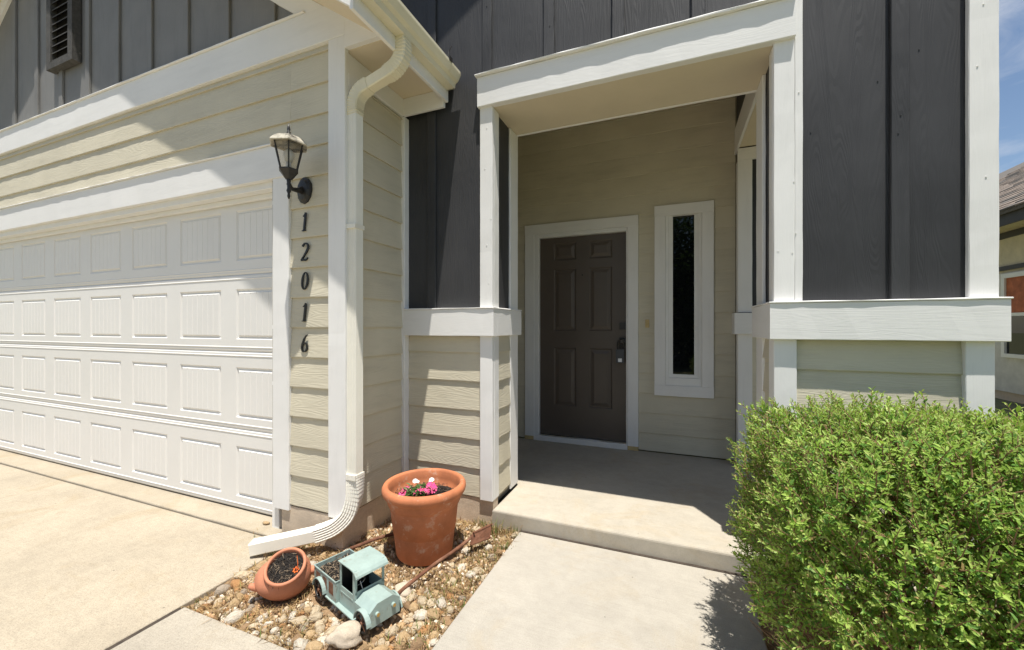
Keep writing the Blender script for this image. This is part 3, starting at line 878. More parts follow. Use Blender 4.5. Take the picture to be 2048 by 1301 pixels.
# entry beam
beam = solid('porch_beam', [(-1.10, 0.482, 2.4605, 2.80, 2.694, 3.3), (-1.10, 0.482, 2.3882, 2.4603, 2.6935, 2.6995)], 'soffit')
trim('beam_fascia', -1.180, 0.552, 2.340, 2.3875, 2.690, 2.880, 'white_trim', house, 0.0012)
trim('beam_drip_cap', -1.188, 0.552, 2.318, 2.3875, 2.8805, 2.892, 'white_trim', house, 0.0026)
trim('beam_back_fascia', -1.10, 0.482, 2.801, 2.822, 2.690, 2.95, 'white_trim', house)
# foundation
solid('foundation', [(-2.262, -1.772, 1.800, 1.99, -0.12, 0.1685), (-1.95, -1.772, 1.991, 2.395, -0.12, 0.1685), (-1.7715, -1.086, 2.386, 2.46, -0.12, 0.144)], 'foundation')

# --- porch interior
bwall = solid('porch_wall', [(-1.95, -1.37, 4.022, 4.3, 0.10, 3.3), (-0.395, -0.07, 4.022, 4.3, 0.10, 3.3), (0.24, 0.53, 4.022, 4.3, 0.10, 3.3), (-1.37, -0.395, 4.022, 4.3, 2.215, 3.3), (-0.07, 0.24, 4.022, 4.3, 0.10, 0.77), (-0.07, 0.24, 4.022, 4.3, 2.35, 3.3)], 'sheathing')
courses(bwall, 0.105, 3.3, 0.1875, 1.209, FRONT(4.022), 2.42, -1.92, holes=[(-1.40, -0.36, 0.0, 2.26), (-0.13, 0.29, 0.68, 2.36)])
solid('porch_ceiling', [(-1.95, 1.30, 2.801, 4.02, 3.30, 3.34)], 'soffit')
lw = solid('porch_left_wall', [(-1.99, -1.95, 2.46, 4.02, 0.096, 3.3)], 'sheathing')
courses(lw, 0.105, 3.3, 0.1875, 1.209, SIDE_R(-1.95), 1.18, 2.83)
# back pilaster and side header at the right end
solid('pilaster_wall', [(0.512, 1.258, 3.872, 4.30, 0.096, 2.78), (0.512, 1.258, 2.824, 4.3, 2.99, 3.3)], 'dark_board_2')
for za, zb in ((0.110, 1.2065), (1.392, 2.662)):
    trim('corner_board', 0.497, 0.604, 3.846, 3.871, za, zb, 'white_trim', house)
    trim('corner_board', 0.497, 0.5115, 3.8715, 3.935, za, zb, 'white_trim', house)
trim('pilaster_head', 0.497, 1.25, 3.846, 3.871, 2.663, 2.764, 'white_trim', house)
trim('ledge', 0.470, 1.27, 3.815, 3.871, 1.2075, 1.386, 'white_trim', house, 0.0012)
trim('ledge', 0.470, 0.511, 3.8715, 4.0, 1.2075, 1.386, 'white_trim', house, 0.0012)
solid('pilaster_siding', [(0.6045, 1.25, 3.850, 3.871, 0.11, 1.206)], 'siding')
trim('side_header', 0.492, 0.5115, 2.823, 4.0, 2.772, 2.985, 'white_trim', house)
solid('side_header_soffit', [(0.512, 1.258, 2.824, 3.845, 2.772, 2.985)], 'soffit')
# --- front door
trim('door_casing', -1.452, -1.350, 3.985, 4.012, 0.135, 2.2265, 'white_trim', house)
trim('door_casing', -0.410, -0.312, 3.985, 4.012, 0.135, 2.2265, 'white_trim', house)
trim('door_head_casing', -1.452, -0.312, 3.983, 4.012, 2.227, 2.329, 'white_trim', house)
trim('door_jamb', -1.349, -1.300, 3.992, 4.09, 0.10, 2.226, 'jamb_white', house)
trim('door_jamb', -0.424, -0.411, 3.992, 4.09, 0.10, 2.226, 'jamb_white', house)
trim('door_head_jamb', -1.2995, -0.4245, 3.992, 4.09, 2.187, 2.226, 'jamb_white', house)
trim('casing_foot', -1.452, -1.350, 3.984, 4.012, 0.096, 0.1345, 'raw_wood', house)
trim('casing_foot', -0.410, -0.312, 3.984, 4.012, 0.096, 0.1345, 'raw_wood', house)
trim('threshold', -1.3495, -0.4105, 3.972, 3.991, 0.0965, 0.148, 'white_trim', house)
trim('sill_plate', -1.2995, -0.4245, 3.9915, 4.06, 0.0965, 0.156, 'silver', house)
DYF = 4.036
dp = [(-1.150, -0.917, 1.950, 2.130), (-0.788, -0.560, 1.950, 2.130), (-1.150, -0.917, 1.228, 1.862), (-0.788, -0.560, 1.228, 1.862), (-1.150, -0.917, 0.460, 1.056), (-0.788, -0.560, 0.460, 1.056)]
mb = MB(); mb.add(*sheet(-1.2985, -0.4255, 0.158, 2.185, dp, DYF)); mb.box(-1.2985, -0.4255, DYF + 0.02, DYF + 0.04, 0.158, 2.185)
fd = mb.build('front_door', 'door_brown', house, fix=False)
fd['label'] = 'dark taupe six panel front door'
pms = {}
for h in dp:
    w_, h_ = round(h[1] - h[0], 4), round(h[3] - h[2], 4)
    if (w_, h_) not in pms: pms[(w_, h_)] = panel_mesh('raised_panel', w_, h_, [(0, 0), (0.006, 0.004), (0.013, 0.012), (0.021, 0.012), (0.052, 0.002), (0.054, 0.002)], 'door_brown')
    obj('raised_panel', pms[(w_, h_)], fd, T(h[0], DYF, h[2]))
solid('deadbolt', [(-0.488, -0.428, DYF - 0.026, DYF, 1.243, 1.308)], 'black_metal', fd)
mb = MB(); mb.box(-0.490, -0.430, DYF - 0.016, DYF, 1.080, 1.165); mb.tube([(-0.46, DYF - 0.01, 1.13), (-0.46, DYF - 0.055, 1.13)], 0.011, 10); mb.tube([(-0.46, DYF - 0.045, 1.13), (-0.46, DYF - 0.055, 1.13), (-0.46, DYF - 0.07, 1.13)], [0.014, 0.027, 0.018], 14)
mb.build('door_handle', 'black_metal', fd)
mb = MB(); mb.tube([(-0.853, DYF + 0.002, 1.79), (-0.853, DYF - 0.004, 1.79)], 0.008, 12); mb.build('peephole', 'black_metal', fd)

# --- sidelight window
win = solid('window', [(-0.07, 0.232, 4.0, 4.03, 0.7302, 0.800), (-0.07, 0.232, 4.0, 4.03, 2.322, 2.345), (-0.07, -0.045, 4.0, 4.03, 0.8005, 2.3215), (0.207, 0.232, 4.0, 4.03, 0.8005, 2.3215)], 'jamb_white')
win['label'] = 'tall narrow sidelight window in a white frame'
solid('sash', [(-0.0445, 0.2065, 4.012, 4.032, 0.8005, 0.833), (-0.0445, 0.2065, 4.012, 4.032, 2.288, 2.3215), (-0.0445, -0.008, 4.012, 4.032, 0.8335, 2.2875), (0.172, 0.2065, 4.012, 4.032, 0.8335, 2.2875)], 'jamb_white', win)
solid('pane', [(-0.0078, 0.1718, 4.026, 4.034, 0.8337, 2.2873)], 'window_glass', win)
trim('window_casing', -0.168, -0.0705, 3.984, 4.012, 0.7305, 2.291, 'white_trim', win)
trim('window_casing', 0.2325, 0.330, 3.984, 4.012, 0.7305, 2.291, 'white_trim', win)
trim('window_casing', -0.168, 0.330, 3.983, 4.012, 2.2915, 2.392, 'white_trim', win)
trim('window_casing', -0.168, 0.330, 3.983, 4.012, 0.632, 0.730, 'white_trim', win)

# --- main roof and the rest of the body (above and behind the frame)
solid('side_wall', [(1.20, 1.258, 4.3, 10.0, -0.1, 4.6), (-7.9, 1.2, 9.9, 10.0, -0.1, 4.6), (-1.9, 1.258, 2.47, 10, 3.345, 4.4)], 'neighbor_wall')
MRX, MZP, MP = 0.45, 4.835 + 0.655 * (0.45 + 0.976), 0.655
gvm = [(-3.4, 2.395, 4.4), (1.258, 2.395, 4.4), (1.258, 2.395, MZP - MP * (1.258 - MRX)), (MRX, 2.395, MZP), (-3.4, 2.395, MZP - MP * 3.85)]
obj('front_gable', fixn(mesh('front_gable', gvm + [(a, 2.45, c) for a, b_, c in gvm], [(0, 1, 2, 3, 4), (9, 8, 7, 6, 5), (0, 1, 6, 5), (1, 2, 7, 6), (2, 3, 8, 7), (3, 4, 9, 8), (4, 0, 5, 9)], 'dark_board_2')), house)
for s, dd in ((1, 1.15), (-1, 4.2)):
    slope('rake_soffit', s, 0, dd, 2.115, 2.40, 0.022, 0.032, 'soffit', rx=MRX, zp=MZP, pit=MP)
    slope('rake_fascia', s, 0, dd, 2.090, 2.114, 0.0, 0.19, 'white_trim_0', rx=MRX, zp=MZP, pit=MP)
    slope('roof', s, 0, dd + 0.04, 2.07, 10.3, 0.192, 0.215, 'roof_shingle_grey', rx=MRX, zp=MZP, pit=MP)
    slope('roof_deck', s, 0, dd, 2.12, 10.2, 0.10, 0.19, 'sheathing', rx=MRX, zp=MZP, pit=MP)



# ------------------------------------------------------------------ fixtures on the house
# wall lantern
lan = empty('wall_lantern', (-2.063, 1.80, 2.088))
tag(lan, 'black six-sided carriage lantern with sun bleached cap on the garage wall', 'lantern')
lv = WM[lan.name]
def lpart(mb, name, mat, parent=lan, smooth=False): return mb.build(name, mat, parent, lv, smooth)
mb = MB()
n = 12
ring = [(0.056 * math.cos(2 * math.pi * k / n), 0.080 * math.sin(2 * math.pi * k / n)) for k in range(n)]
lev = [(1.0, 0.004), (1.0, -0.012), (0.86, -0.016), (0.72, -0.026), (0.3, -0.032)]
v = [(a * s_, y_, c * s_) for s_, y_ in lev for a, c in ring]
f = [(i * n + k, i * n + (k + 1) % n, (i + 1) * n + (k + 1) % n, (i + 1) * n + k) for i in range(len(lev) - 1) for k in range(n)] + [tuple((len(lev) - 1) * n + k for k in range(n))]
mb.add(v, f); lpart(mb, 'back_plate', 'black_metal')
cx_, cy_ = 0.068, -0.170          # axis of the lantern body, local
mb = MB(); mb.tube([(0, -0.02, 0.0), (0.012, -0.06, -0.016), (0.030, -0.12, -0.028), (cx_, cy_, -0.022)], [0.024, 0.015, 0.011, 0.012], 10)
mb.tube([(cx_, cy_, -0.105), (cx_, cy_, -0.09), (cx_, cy_, -0.075), (cx_, cy_, -0.06), (cx_, cy_, -0.045), (cx_, cy_, -0.01), (cx_, cy_, 0.02)], [0.003, 0.008, 0.006, 0.012, 0.008, 0.010, 0.014], 10)
lpart(mb, 'arm', 'black_metal', smooth=True)
def hexring(r, z, off=0.0): return [(cx_ + r * math.cos(math.pi / 3 * k + off + 0.35), cy_ + r * math.sin(math.pi / 3 * k + off + 0.35), z) for k in range(6)]
def hexstack(levels, cap=True):
    v = []; f = []
    for r, z in levels: v += hexring(r, z)
    for i in range(len(levels) - 1):
        for k in range(6): f.append((i * 6 + k, i * 6 + (k + 1) % 6, (i + 1) * 6 + (k + 1) % 6, (i + 1) * 6 + k))
    if cap: f += [tuple(range(5, -1, -1)), tuple((len(levels) - 1) * 6 + k for k in range(6))]
    return v, f
mb = MB(); mb.add(*hexstack([(0.018, 0.005), (0.030, 0.020), (0.036, 0.030), (0.050, 0.048), (0.054, 0.052), (0.054, 0.058), (0.047, 0.060)])); lpart(mb, 'cup', 'black_metal')
for k in range(6):
    a0 = hexring(0.046, 0.060)[k]; a1 = hexring(0.079, 0.198)[k]
    mb = MB(); mb.tube([a0, a1], 0.0042, 6); lpart(mb, 'rib', 'black_metal')
    b0 = hexring(0.045, 0.0605)[(k + 1) % 6]; b1 = hexring(0.078, 0.1975)[(k + 1) % 6]
    c0 = hexring(0.045, 0.0605)[k]; c1 = hexring(0.078, 0.1975)[k]
    ctr = Vector((cx_, cy_, 0))
    def inn(p): q = Vector(p); d = (ctr - q); d.z = 0; return tuple(q + d.normalized() * 0.002)
    v = [c0, b0, b1, c1] + [inn(p) for p in (c0, b0, b1, c1)]
    mb = MB(); mb.add(v, [(0, 1, 2, 3), (7, 6, 5, 4), (0, 1, 5, 4), (1, 2, 6, 5), (2, 3, 7, 6), (3, 0, 4, 7)]); lpart(mb, 'glass_pane', 'lantern_glass')
mb = MB(); mb.add(*hexstack([(0.076, 0.196), (0.100, 0.190), (0.104, 0.194), (0.100, 0.203), (0.078, 0.226), (0.060, 0.238), (0.046, 0.243), (0.020, 0.246)])); lpart(mb, 'cap', 'sunbleached_metal')
mb = MB(); mb.tube([(cx_, cy_, 0.243), (cx_, cy_, 0.252), (cx_, cy_, 0.258), (cx_, cy_, 0.266), (cx_, cy_, 0.272), (cx_, cy_, 0.284), (cx_, cy_, 0.296), (cx_, cy_, 0.318)], [0.016, 0.018, 0.008, 0.012, 0.006, 0.009, 0.007, 0.0015], 10); lpart(mb, 'finial', 'black_metal', smooth=True)
mb = MB(); mb.tube([(cx_, cy_, 0.06), (cx_, cy_, 0.10)], 0.012, 10); mb.tube([(cx_, cy_, 0.10), (cx_, cy_, 0.115), (cx_, cy_, 0.14), (cx_, cy_, 0.16), (cx_, cy_, 0.172)], [0.012, 0.022, 0.029, 0.022, 0.006], 12); lpart(mb, 'bulb', 'label_white', smooth=True)

# house numbers 1 2 0 1 6
def ribbon(path, H=0.110, slant=0.13):
    """stroke with varying width -> extruded plate; path = [(x, z, width)] in unit height"""
    P = [(x * 0.92 + slant * z, z, w * 0.84) for x, z, w in path]
    L = []; Rr = []
    for i, (x, z, w) in enumerate(P):
        a = P[max(i - 1, 0)]; c = P[min(i + 1, len(P) - 1)]
        tx, tz = c[0] - a[0], c[1] - a[1]; l = math.hypot(tx, tz) or 1
        nx, nz = -tz / l, tx / l
        L.append(((x + nx * w / 2) * H, (z + nz * w / 2) * H)); Rr.append(((x - nx * w / 2) * H, (z - nz * w / 2) * H))
    v = []
    for l, r in zip(L, Rr): v += [(l[0], 0, l[1]), (r[0], 0, r[1]), (l[0], -0.007, l[1]), (r[0], -0.007, r[1])]
    f = []
    for i in range(len(P) - 1):
        a = i * 4; b_ = a + 4
        f += [(a + 2, a + 3, b_ + 3, b_ + 2), (a, b_, b_ + 1, a + 1), (a, a + 2, b_ + 2, b_), (a + 1, b_ + 1, b_ + 3, a + 3)]
    e = (len(P) - 1) * 4
    f += [(0, 1, 3, 2), (e, e + 2, e + 3, e + 1)]
    return v, f
def arc(cx, cz, rx, rz, a0, a1, wmin, wmax, n=22):
    out = []
    for i in range(n + 1):
        a = R(a0 + (a1 - a0) * i / n)
        out.append((cx + rx * math.cos(a), cz + rz * math.sin(a), wmin + (wmax - wmin) * abs(math.cos(a)) ** 1.3))
    return out
D = {
    '1': [[(0.0, 0.0, 0.15), (0.0, 0.5, 0.15), (0.0, 1.0, 0.13)], [(-0.17, 0.80, 0.05), (-0.09, 0.84, 0.08), (0.02, 0.95, 0.12)], [(-0.15, 0.02, 0.05), (0.0, 0.025, 0.06), (0.15, 0.02, 0.05)]],
    '2': [arc(0.0, 0.74, 0.22, 0.23, 165, -25, 0.07, 0.15) + [(0.12, 0.50, 0.13), (-0.04, 0.28, 0.10), (-0.24, 0.06, 0.07)], [(-0.25, 0.06, 0.11), (-0.08, 0.085, 0.14), (0.10, 0.05, 0.12), (0.24, 0.10, 0.07), (0.26, 0.20, 0.04)]],
    '0': [arc(0.0, 0.5, 0.21, 0.46, 90, 450, 0.05, 0.14, 40)],
    '6': [arc(0.0, 0.28, 0.205, 0.24, 90, 450, 0.06, 0.14, 36), [(0.14, 0.97, 0.05), (0.02, 0.88, 0.09), (-0.10, 0.70, 0.12), (-0.18, 0.46, 0.14), (-0.205, 0.27, 0.14)]],
}
lab = ['top house numeral, a black metal 1 just below the lantern', 'black metal house numeral 2, second from the top', 'black metal house numeral 0 in the middle of the number column', 'lower black metal house numeral 1, between the 0 and the 6', 'black metal house numeral 6 at the bottom of the number column']
for ch, z, lb in zip('12016', (1.846, 1.665, 1.491, 1.302, 1.115), lab):
    mb = MB()
    for i, p in enumerate(D[ch]):
        v, f = ribbon(p)
        mb.add([(a, b_ - 0.0006 * i, c) for a, b_, c in v], f)
    o = mb.build('house_number', 'number_black', None, T(-2.066, 1.7955, z))
    tag(o, lb, 'house number', 'numerals of the house number')

# doorbell, lock box
db = MB(); db.box(-0.249, -0.214, 3.995, 4.006, 1.262, 1.338)
o = db.build('doorbell', 'raw_wood', None); tag(o, 'small brass doorbell button plate between the door and the sidelight', 'doorbell')
bt = MB(); bt.box(-0.238, -0.225, 3.990, 3.9955, 1.285, 1.318); bt.build('button', 'raw_wood', o)
lb = empty('lock_box', (-0.475, 3.975, 0.925))
tag(lb, 'dark grey key lock box hanging from the front door handle', 'lock box')
mb = MB(); mb.box(-0.513, -0.440, 3.955, 3.995, 0.925, 1.055); mb.build('body', 'lockbox_grey', lb)
mb = MB(); mb.tube([(-0.502, 3.975, 1.05), (-0.502, 3.975, 1.11), (-0.495, 3.975, 1.135), (-0.477, 3.975, 1.142), (-0.458, 3.975, 1.135), (-0.451, 3.975, 1.11), (-0.451, 3.975, 1.05)], 0.006, 8); mb.build('shackle', 'black_metal', lb)
mb = MB(); mb.box(-0.494, -0.459, 3.9525, 3.9545, 0.934, 0.968); mb.build('sticker', 'label_white', lb)

# ------------------------------------------------------------------ planters in the bed
def strands(n, place, mats, L=(0.02, 0.055), wd=0.0022, seed=1, flat=0.35):
    """shredded mulch / straw: bent ribbons scattered by place(r) -> (x,y,z)"""
    r = random.Random(seed); mb = MB()
    for _ in range(n):
        x, y, z = place(r)
        a = r.uniform(0, 6.283); l = r.uniform(*L); w = wd * r.uniform(0.6, 1.4)
        dx, dy = math.cos(a), math.sin(a); up = r.uniform(-flat * 0.3, flat)
        b2 = a + r.uniform(-0.8, 0.8)
        p0 = Vector((x, y, z)); p1 = p0 + Vector((dx, dy, up)) * l * 0.5
        p2 = p1 + Vector((math.cos(b2), math.sin(b2), up - r.uniform(0, 0.6) * flat * 2)) * l * 0.5
        s = Vector((-dy, dx, r.uniform(-0.4, 0.4))).normalized() * w
        mb.add([p0 - s * 0.6, p0 + s * 0.6, p1 + s, p1 - s, p2], [(0, 1, 2, 3), (3, 2, 4)], r.choice(mats))
    return mb
# big terracotta pot
PX, PYY = -1.322, 1.958
pot = empty('terracotta_pot', (PX, PYY, -0.02))
tag(pot, 'large round terracotta pot with a thick rolled rim holding pink and white flowers', 'pot')
pw = WM[pot.name]
prof = [(0.0, 0.0), (0.135, 0.0), (0.150, 0.008), (0.157, 0.02), (0.172, 0.13), (0.1735, 0.1335), (0.1755, 0.134), (0.190, 0.255), (0.191, 0.262), (0.199, 0.266), (0.2035, 0.275), (0.2085, 0.300), (0.212, 0.306), (0.222, 0.312), (0.231, 0.322), (0.235, 0.335), (0.234, 0.348), (0.227, 0.359), (0.214, 0.364), (0.204, 0.361), (0.198, 0.352), (0.193, 0.32), (0.185, 0.26), (0.0, 0.26)]
v, f = lathev([(a, c * 1.12) for a, c in prof], 72)
v = [(x + 0.0012 * mnoise.noise((x * 14, y * 14, z * 14)), y + 0.0012 * mnoise.noise((x * 14, y * 14, z * 14 + 9)), z) for x, y, z in v]
obj('body', fixn(mesh('body', v, f, 'terracotta', True)), pot, pw)
def soil_disc(name, cx, cy, z, r, n=28, amp=0.012, label=None, mat='potting_dark', wm=None, parent=None):
    v = [(0, 0, amp * 1.2)]; f = []
    rings = 8
    for i in range(1, rings + 1):
        for k in range(n):
            a = 2 * math.pi * k / n; rr = r * i / rings
            x, y = rr * math.cos(a), rr * math.sin(a)
            v.append((x, y, amp * mnoise.noise((x * 25 + cx, y * 25 + cy, 2)) + amp * (1 - (i / rings) ** 2)))
    for k in range(n): f.append((0, 1 + k, 1 + (k + 1) % n))
    for i in range(rings - 1):
        for k in range(n): f.append((1 + i * n + k, 1 + (i + 1) * n + k, 1 + (i + 1) * n + (k + 1) % n, 1 + i * n + (k + 1) % n))
    return v, f
def potting(name, v, f, mb_str, label, wm):
    mb = MB(); mb.add(v, f, 0)
    o = len(mb.v); mb.v += mb_str.v; mb.f += [tuple(i + o for i in q) for q in mb_str.f]; mb.m += [1 + k for k in mb_str.m]
    ob = mb.build(name, ['potting_dark', 'mulch', 'mulch_light'], None, wm, fix=False)
    tag(ob, label, 'soil', None, 'stuff')
def inr(rad, zf):
    def p(r):
        a = r.uniform(0, 6.283); q = rad * math.sqrt(r.random())
        return q * math.cos(a), q * math.sin(a), zf(q) + r.uniform(0, 0.012)
    return p
v, f = soil_disc('s', 1, 1, 0, 0.188)
potting('potting_soil', v, f, strands(1500, inr(0.178, lambda q: 0.010), [0, 0, 0, 0, 0, 0, 1], seed=3, L=(0.012, 0.04), wd=0.0016), 'black shredded mulch filling the large terracotta pot', T(PX, PYY, 0.292))

# flowers
def leaf(mb, base, d, L, W, mi=0, fold=0.25, up=Vector((0, 0, 1))):
    d = d.normalized(); s = d.cross(up)
    if s.length < 1e-3: s = d.orthogonal()
    s.normalize(); nrm = s.cross(d).normalized()
    b0 = base; m1 = base + d * L * 0.38 + s * W * 0.5 + nrm * W * fold; m2 = base + d * L * 0.38 - s * W * 0.5 + nrm * W * fold
    q1 = base + d * L * 0.75 + s * W * 0.36 + nrm * W * fold * 0.4; q2 = base + d * L * 0.75 - s * W * 0.36 + nrm * W * fold * 0.4
    c1 = base + d * L * 0.38; c2 = base + d * L * 0.75 - nrm * L * 0.03; t = base + d * L - nrm * L * 0.08
    mb.add([b0, m1, c1, m2, q1, c2, q2, t], [(0, 1, 2), (0, 2, 3), (1, 4, 5, 2), (2, 5, 6, 3), (4, 7, 5), (5, 7, 6)], mi)
fl = empty('flower_plant', (PX - 0.01, PYY - 0.03, 0.30))
tag(fl, 'young bedding plant with pink and white blooms in the large terracotta pot', 'flowers')
fb = Vector((PX - 0.012, PYY - 0.035, 0.302))
r2 = random.Random(8)
mb = MB()
tips = []
for i in range(26):
    a = r2.uniform(0, 6.283); q = r2.uniform(0.0, 0.058)
    p0 = fb + Vector((q * math.cos(a) * 1.4, q * math.sin(a), 0)); h = r2.uniform(0.04, 0.075)
    p1 = p0 + Vector((math.cos(a) * r2.uniform(0.01, 0.035), math.sin(a) * r2.uniform(0.005, 0.03), h))
    mb.tube([p0, (p0 + p1) / 2 + Vector((0, 0, 0.006)), p1], 0.0015, 5, cap=False); tips.append(p1)
    for k in range(9):
        t = r2.uniform(0.15, 1.0); b_ = p0.lerp(p1, t); w = r2.uniform(0, 6.283)
        leaf(mb, b_, Vector((math.cos(w), math.sin(w), r2.uniform(-0.1, 0.7))), r2.uniform(0.024, 0.042), r2.uniform(0.009, 0.014))
mb.build('foliage', 'flower_leaf', fl, fix=False)
def bloom(c, nrm, rad, mat, seed):
    rr = random.Random(seed); mb = MB(); nrm = Vector(nrm).normalized(); a = nrm.orthogonal().normalized(); b_ = nrm.cross(a)
    for k in range(5):
        w = 2 * math.pi * k / 5 + rr.uniform(-0.1, 0.1)
        d = (a * math.cos(w) + b_ * math.sin(w)); s = (-a * math.sin(w) + b_ * math.cos(w))
        p = [c, c + d * rad * 0.45 + s * rad * 0.28 + nrm * 0.002, c + d * rad * 0.95 + s * rad * 0.5 + nrm * rr.uniform(0, 0.004), c + d * rad * 1.05 + s * rad * 0.18 + nrm * 0.001, c + d * rad * 0.92 + nrm * 0.004, c + d * rad * 1.05 - s * rad * 0.18 + nrm * 0.001, c + d * rad * 0.95 - s * rad * 0.5 + nrm * rr.uniform(0, 0.004), c + d * rad * 0.45 - s * rad * 0.28 + nrm * 0.002]
        mb.add(p, [(0, 1, 4), (1, 2, 3), (1, 3, 4), (0, 4, 7), (4, 5, 7), (5, 6, 7)])
    return mb.build('bloom', mat, fl, fix=False)
for i, (dx, dy, dz, rd) in enumerate([(-0.072, -0.022, 0.040, 0.021), (-0.085, -0.038, 0.022, 0.020), (-0.062, -0.045, 0.026, 0.020), (0.012, -0.010, 0.048, 0.019), (0.004, -0.028, 0.036, 0.017), (0.062, 0.022, 0.068, 0.022), (0.080, 0.012, 0.060, 0.022), (0.058, 0.000, 0.052, 0.020), (0.006, -0.075, 0.016, 0.011)]):
    bloom(fb + Vector((dx, dy, dz)), (0.25, -0.65, 0.7), rd * 1.15, 'petal_pink', i)
for i, (dx, dy, dz, rd) in enumerate([(-0.060, 0.045, 0.072, 0.019), (0.048, 0.052, 0.092, 0.019), (0.036, 0.062, 0.080, 0.015), (-0.050, 0.055, 0.066, 0.014)]):
    bloom(fb + Vector((dx, dy, dz)), (0.15, -0.5, 0.8), rd * 0.75, 'petal_white', 40 + i)

# tipped terracotta urn with two lug handles
URN = Vector((-1.725, 1.405, 0.078))
ax_z = Vector((0.30, -0.44, 0.85)).normalized()           # opening direction
ax_x = Vector((0.88, 0.36, 0.30)); ax_x = (ax_x - ax_z * ax_x.dot(ax_z)).normalized()
ax_y = ax_z.cross(ax_x)
UM = Matrix((( ax_x.x, ax_y.x, ax_z.x, URN.x), (ax_x.y, ax_y.y, ax_z.y, URN.y), (ax_x.z, ax_y.z, ax_z.z, URN.z), (0, 0, 0, 1))) @ Matrix.Scale(0.93, 4)
urn = link(bpy.data.objects.new('tipped_urn', None), None, UM)
tag(urn, 'small tipped terracotta urn with two lug handles, filled with black mulch', 'urn')
prof = [(0.0, -0.098), (0.04, -0.096), (0.075, -0.082), (0.100, -0.055), (0.111, -0.020), (0.110, 0.012), (0.100, 0.042), (0.092, 0.056), (0.090, 0.062), (0.096, 0.066), (0.098, 0.074), (0.095, 0.082), (0.088, 0.084), (0.083, 0.080), (0.081, 0.068), (0.080, 0.045), (0.0, 0.045)]
v, f = lathev(prof, 56)
def egg(x, y, z):
    k = max(0.0, min(1.0, (0.060 - z) / 0.05)); return (x * (1 + k * (0.30 if x < 0 else 0.08)) - 0.010 * k, y * (1 - 0.02 * k), z * (1.1 if z < 0 else 1))
v = [egg(*p) for p in v]
obj('body', fixn(mesh('body', v, f, 'terracotta_pink', True)), urn, UM)
for s in (-1, 1):
    mb = MB()
    x0 = s * 0.106 - (0.014 if s < 0 else 0.0); yh = -0.040 if s < 0 else 0.02
    mb.tube([(x0 - s * 0.020, yh, -0.024), (x0 + s * 0.016, yh, -0.016), (x0 + s * 0.036, yh, -0.004), (x0 + s * 0.046, yh, 0.008)], [0.024, 0.019, 0.016, 0.010], 14)
    mb.build('lug_handle', 'terracotta_pink', urn, UM, True)
v, f = soil_disc('s', 5, 5, 0, 0.081, amp=0.008)
potting('potting_soil', v, f, strands(700, inr(0.076, lambda q: 0.004), [0, 0, 0, 0, 0, 0, 1], seed=9, L=(0.015, 0.045), wd=0.0013, flat=0.5), 'black shredded mulch in the tipped terracotta urn', UM @ T(0, 0, 0.05))
mb = MB()
for k in range(7):
    a = k * 0.9; leaf(mb, Vector((0.052 + 0.006 * math.cos(a), -0.018 + 0.006 * math.sin(a), 0.062)), Vector((math.cos(a), math.sin(a), 0.6)), 0.013, 0.009)
mb.tube([(0.05, -0.03, 0.05), (0.06, 0.0, 0.085), (0.052, 0.03, 0.11)], 0.0012, 5)
o = mb.build('dried_bloom', 'petal_orange', None, UM, fix=False); tag(o, 'withered orange flower lying in the tipped urn', 'flower')

# mint green metal truck planter
TM = T(-1.162, 1.325, -0.008) @ RZ(-0.311)
trk = link(bpy.data.objects.new('truck_planter', None), None, TM)
tag(trk, 'mint green rusty metal pickup truck planter parked among the rocks', 'planter')
def tp(mb, name, mat, parent=trk, smooth=False, fix=True): return mb.build(name, mat, parent, TM, smooth, fix)
W = 0.146
hx = [(0.0, 0.030), (0.0, 0.094), (0.036, 0.120), (W - 0.036, 0.120), (W, 0.094), (W, 0.030)]
mb = MB(); n = 6
mb.add([(-0.118, a, c) for a, c in hx] + [(0.0, a, c) for a, c in hx], [tuple(range(n)), tuple(range(2 * n - 1, n - 1, -1))] + [(i, (i + 1) % n, n + (i + 1) % n, n + i) for i in range(n)])
hood = tp(mb, 'hood', 'mint')
for yy in (0.034, W - 0.034):
    mb = MB(); mb.tube([(-0.001, yy, 0.078), (0.010, yy, 0.078)], 0.0095, 16); h_ = tp(mb, 'headlight', 'mint', hood)
    mb = MB(); mb.tube([(0.0102, yy, 0.078), (0.012, yy, 0.078)], 0.0072, 16); tp(mb, 'lens', 'brass', hood)
# cab
mb = MB()
for y0, y1 in ((0.0, 0.003), (W - 0.003, W)):
    mb.box(-0.246, -0.1185, y0, y1, 0.030, 0.118)
    mb.box(-0.246, -0.232, y0, y1, 0.118, 0.224); mb.box(-0.134, -0.1185, y0, y1, 0.118, 0.224)
mb.box(-0.1215, -0.1185, 0.003, 0.012, 0.118, 0.224); mb.box(-0.1215, -0.1185, W - 0.012, W - 0.003, 0.118, 0.224)
mb.box(-0.1215, -0.1185, 0.003, W - 0.003, 0.100, 0.130)
mb.box(-0.246, -0.243, 0.003, W - 0.003, 0.03, 0.224)
cab = tp(mb, 'cab', 'mint')
mb = MB(); mb.box(-0.243, -0.1218, 0.0032, W - 0.0032, 0.045, 0.060); mb.box(-0.2428, -0.2415, 0.0035, W - 0.0035, 0.060, 0.223); tp(mb, 'cab_lining', 'cab_dark', cab)
mb = MB()
for y0, y1 in ((-0.0012, -0.0001),): mb.box(-0.236, -0.130, y0, y1, 0.090, 0.096)
tp(mb, 'door_trim', 'mint', cab)
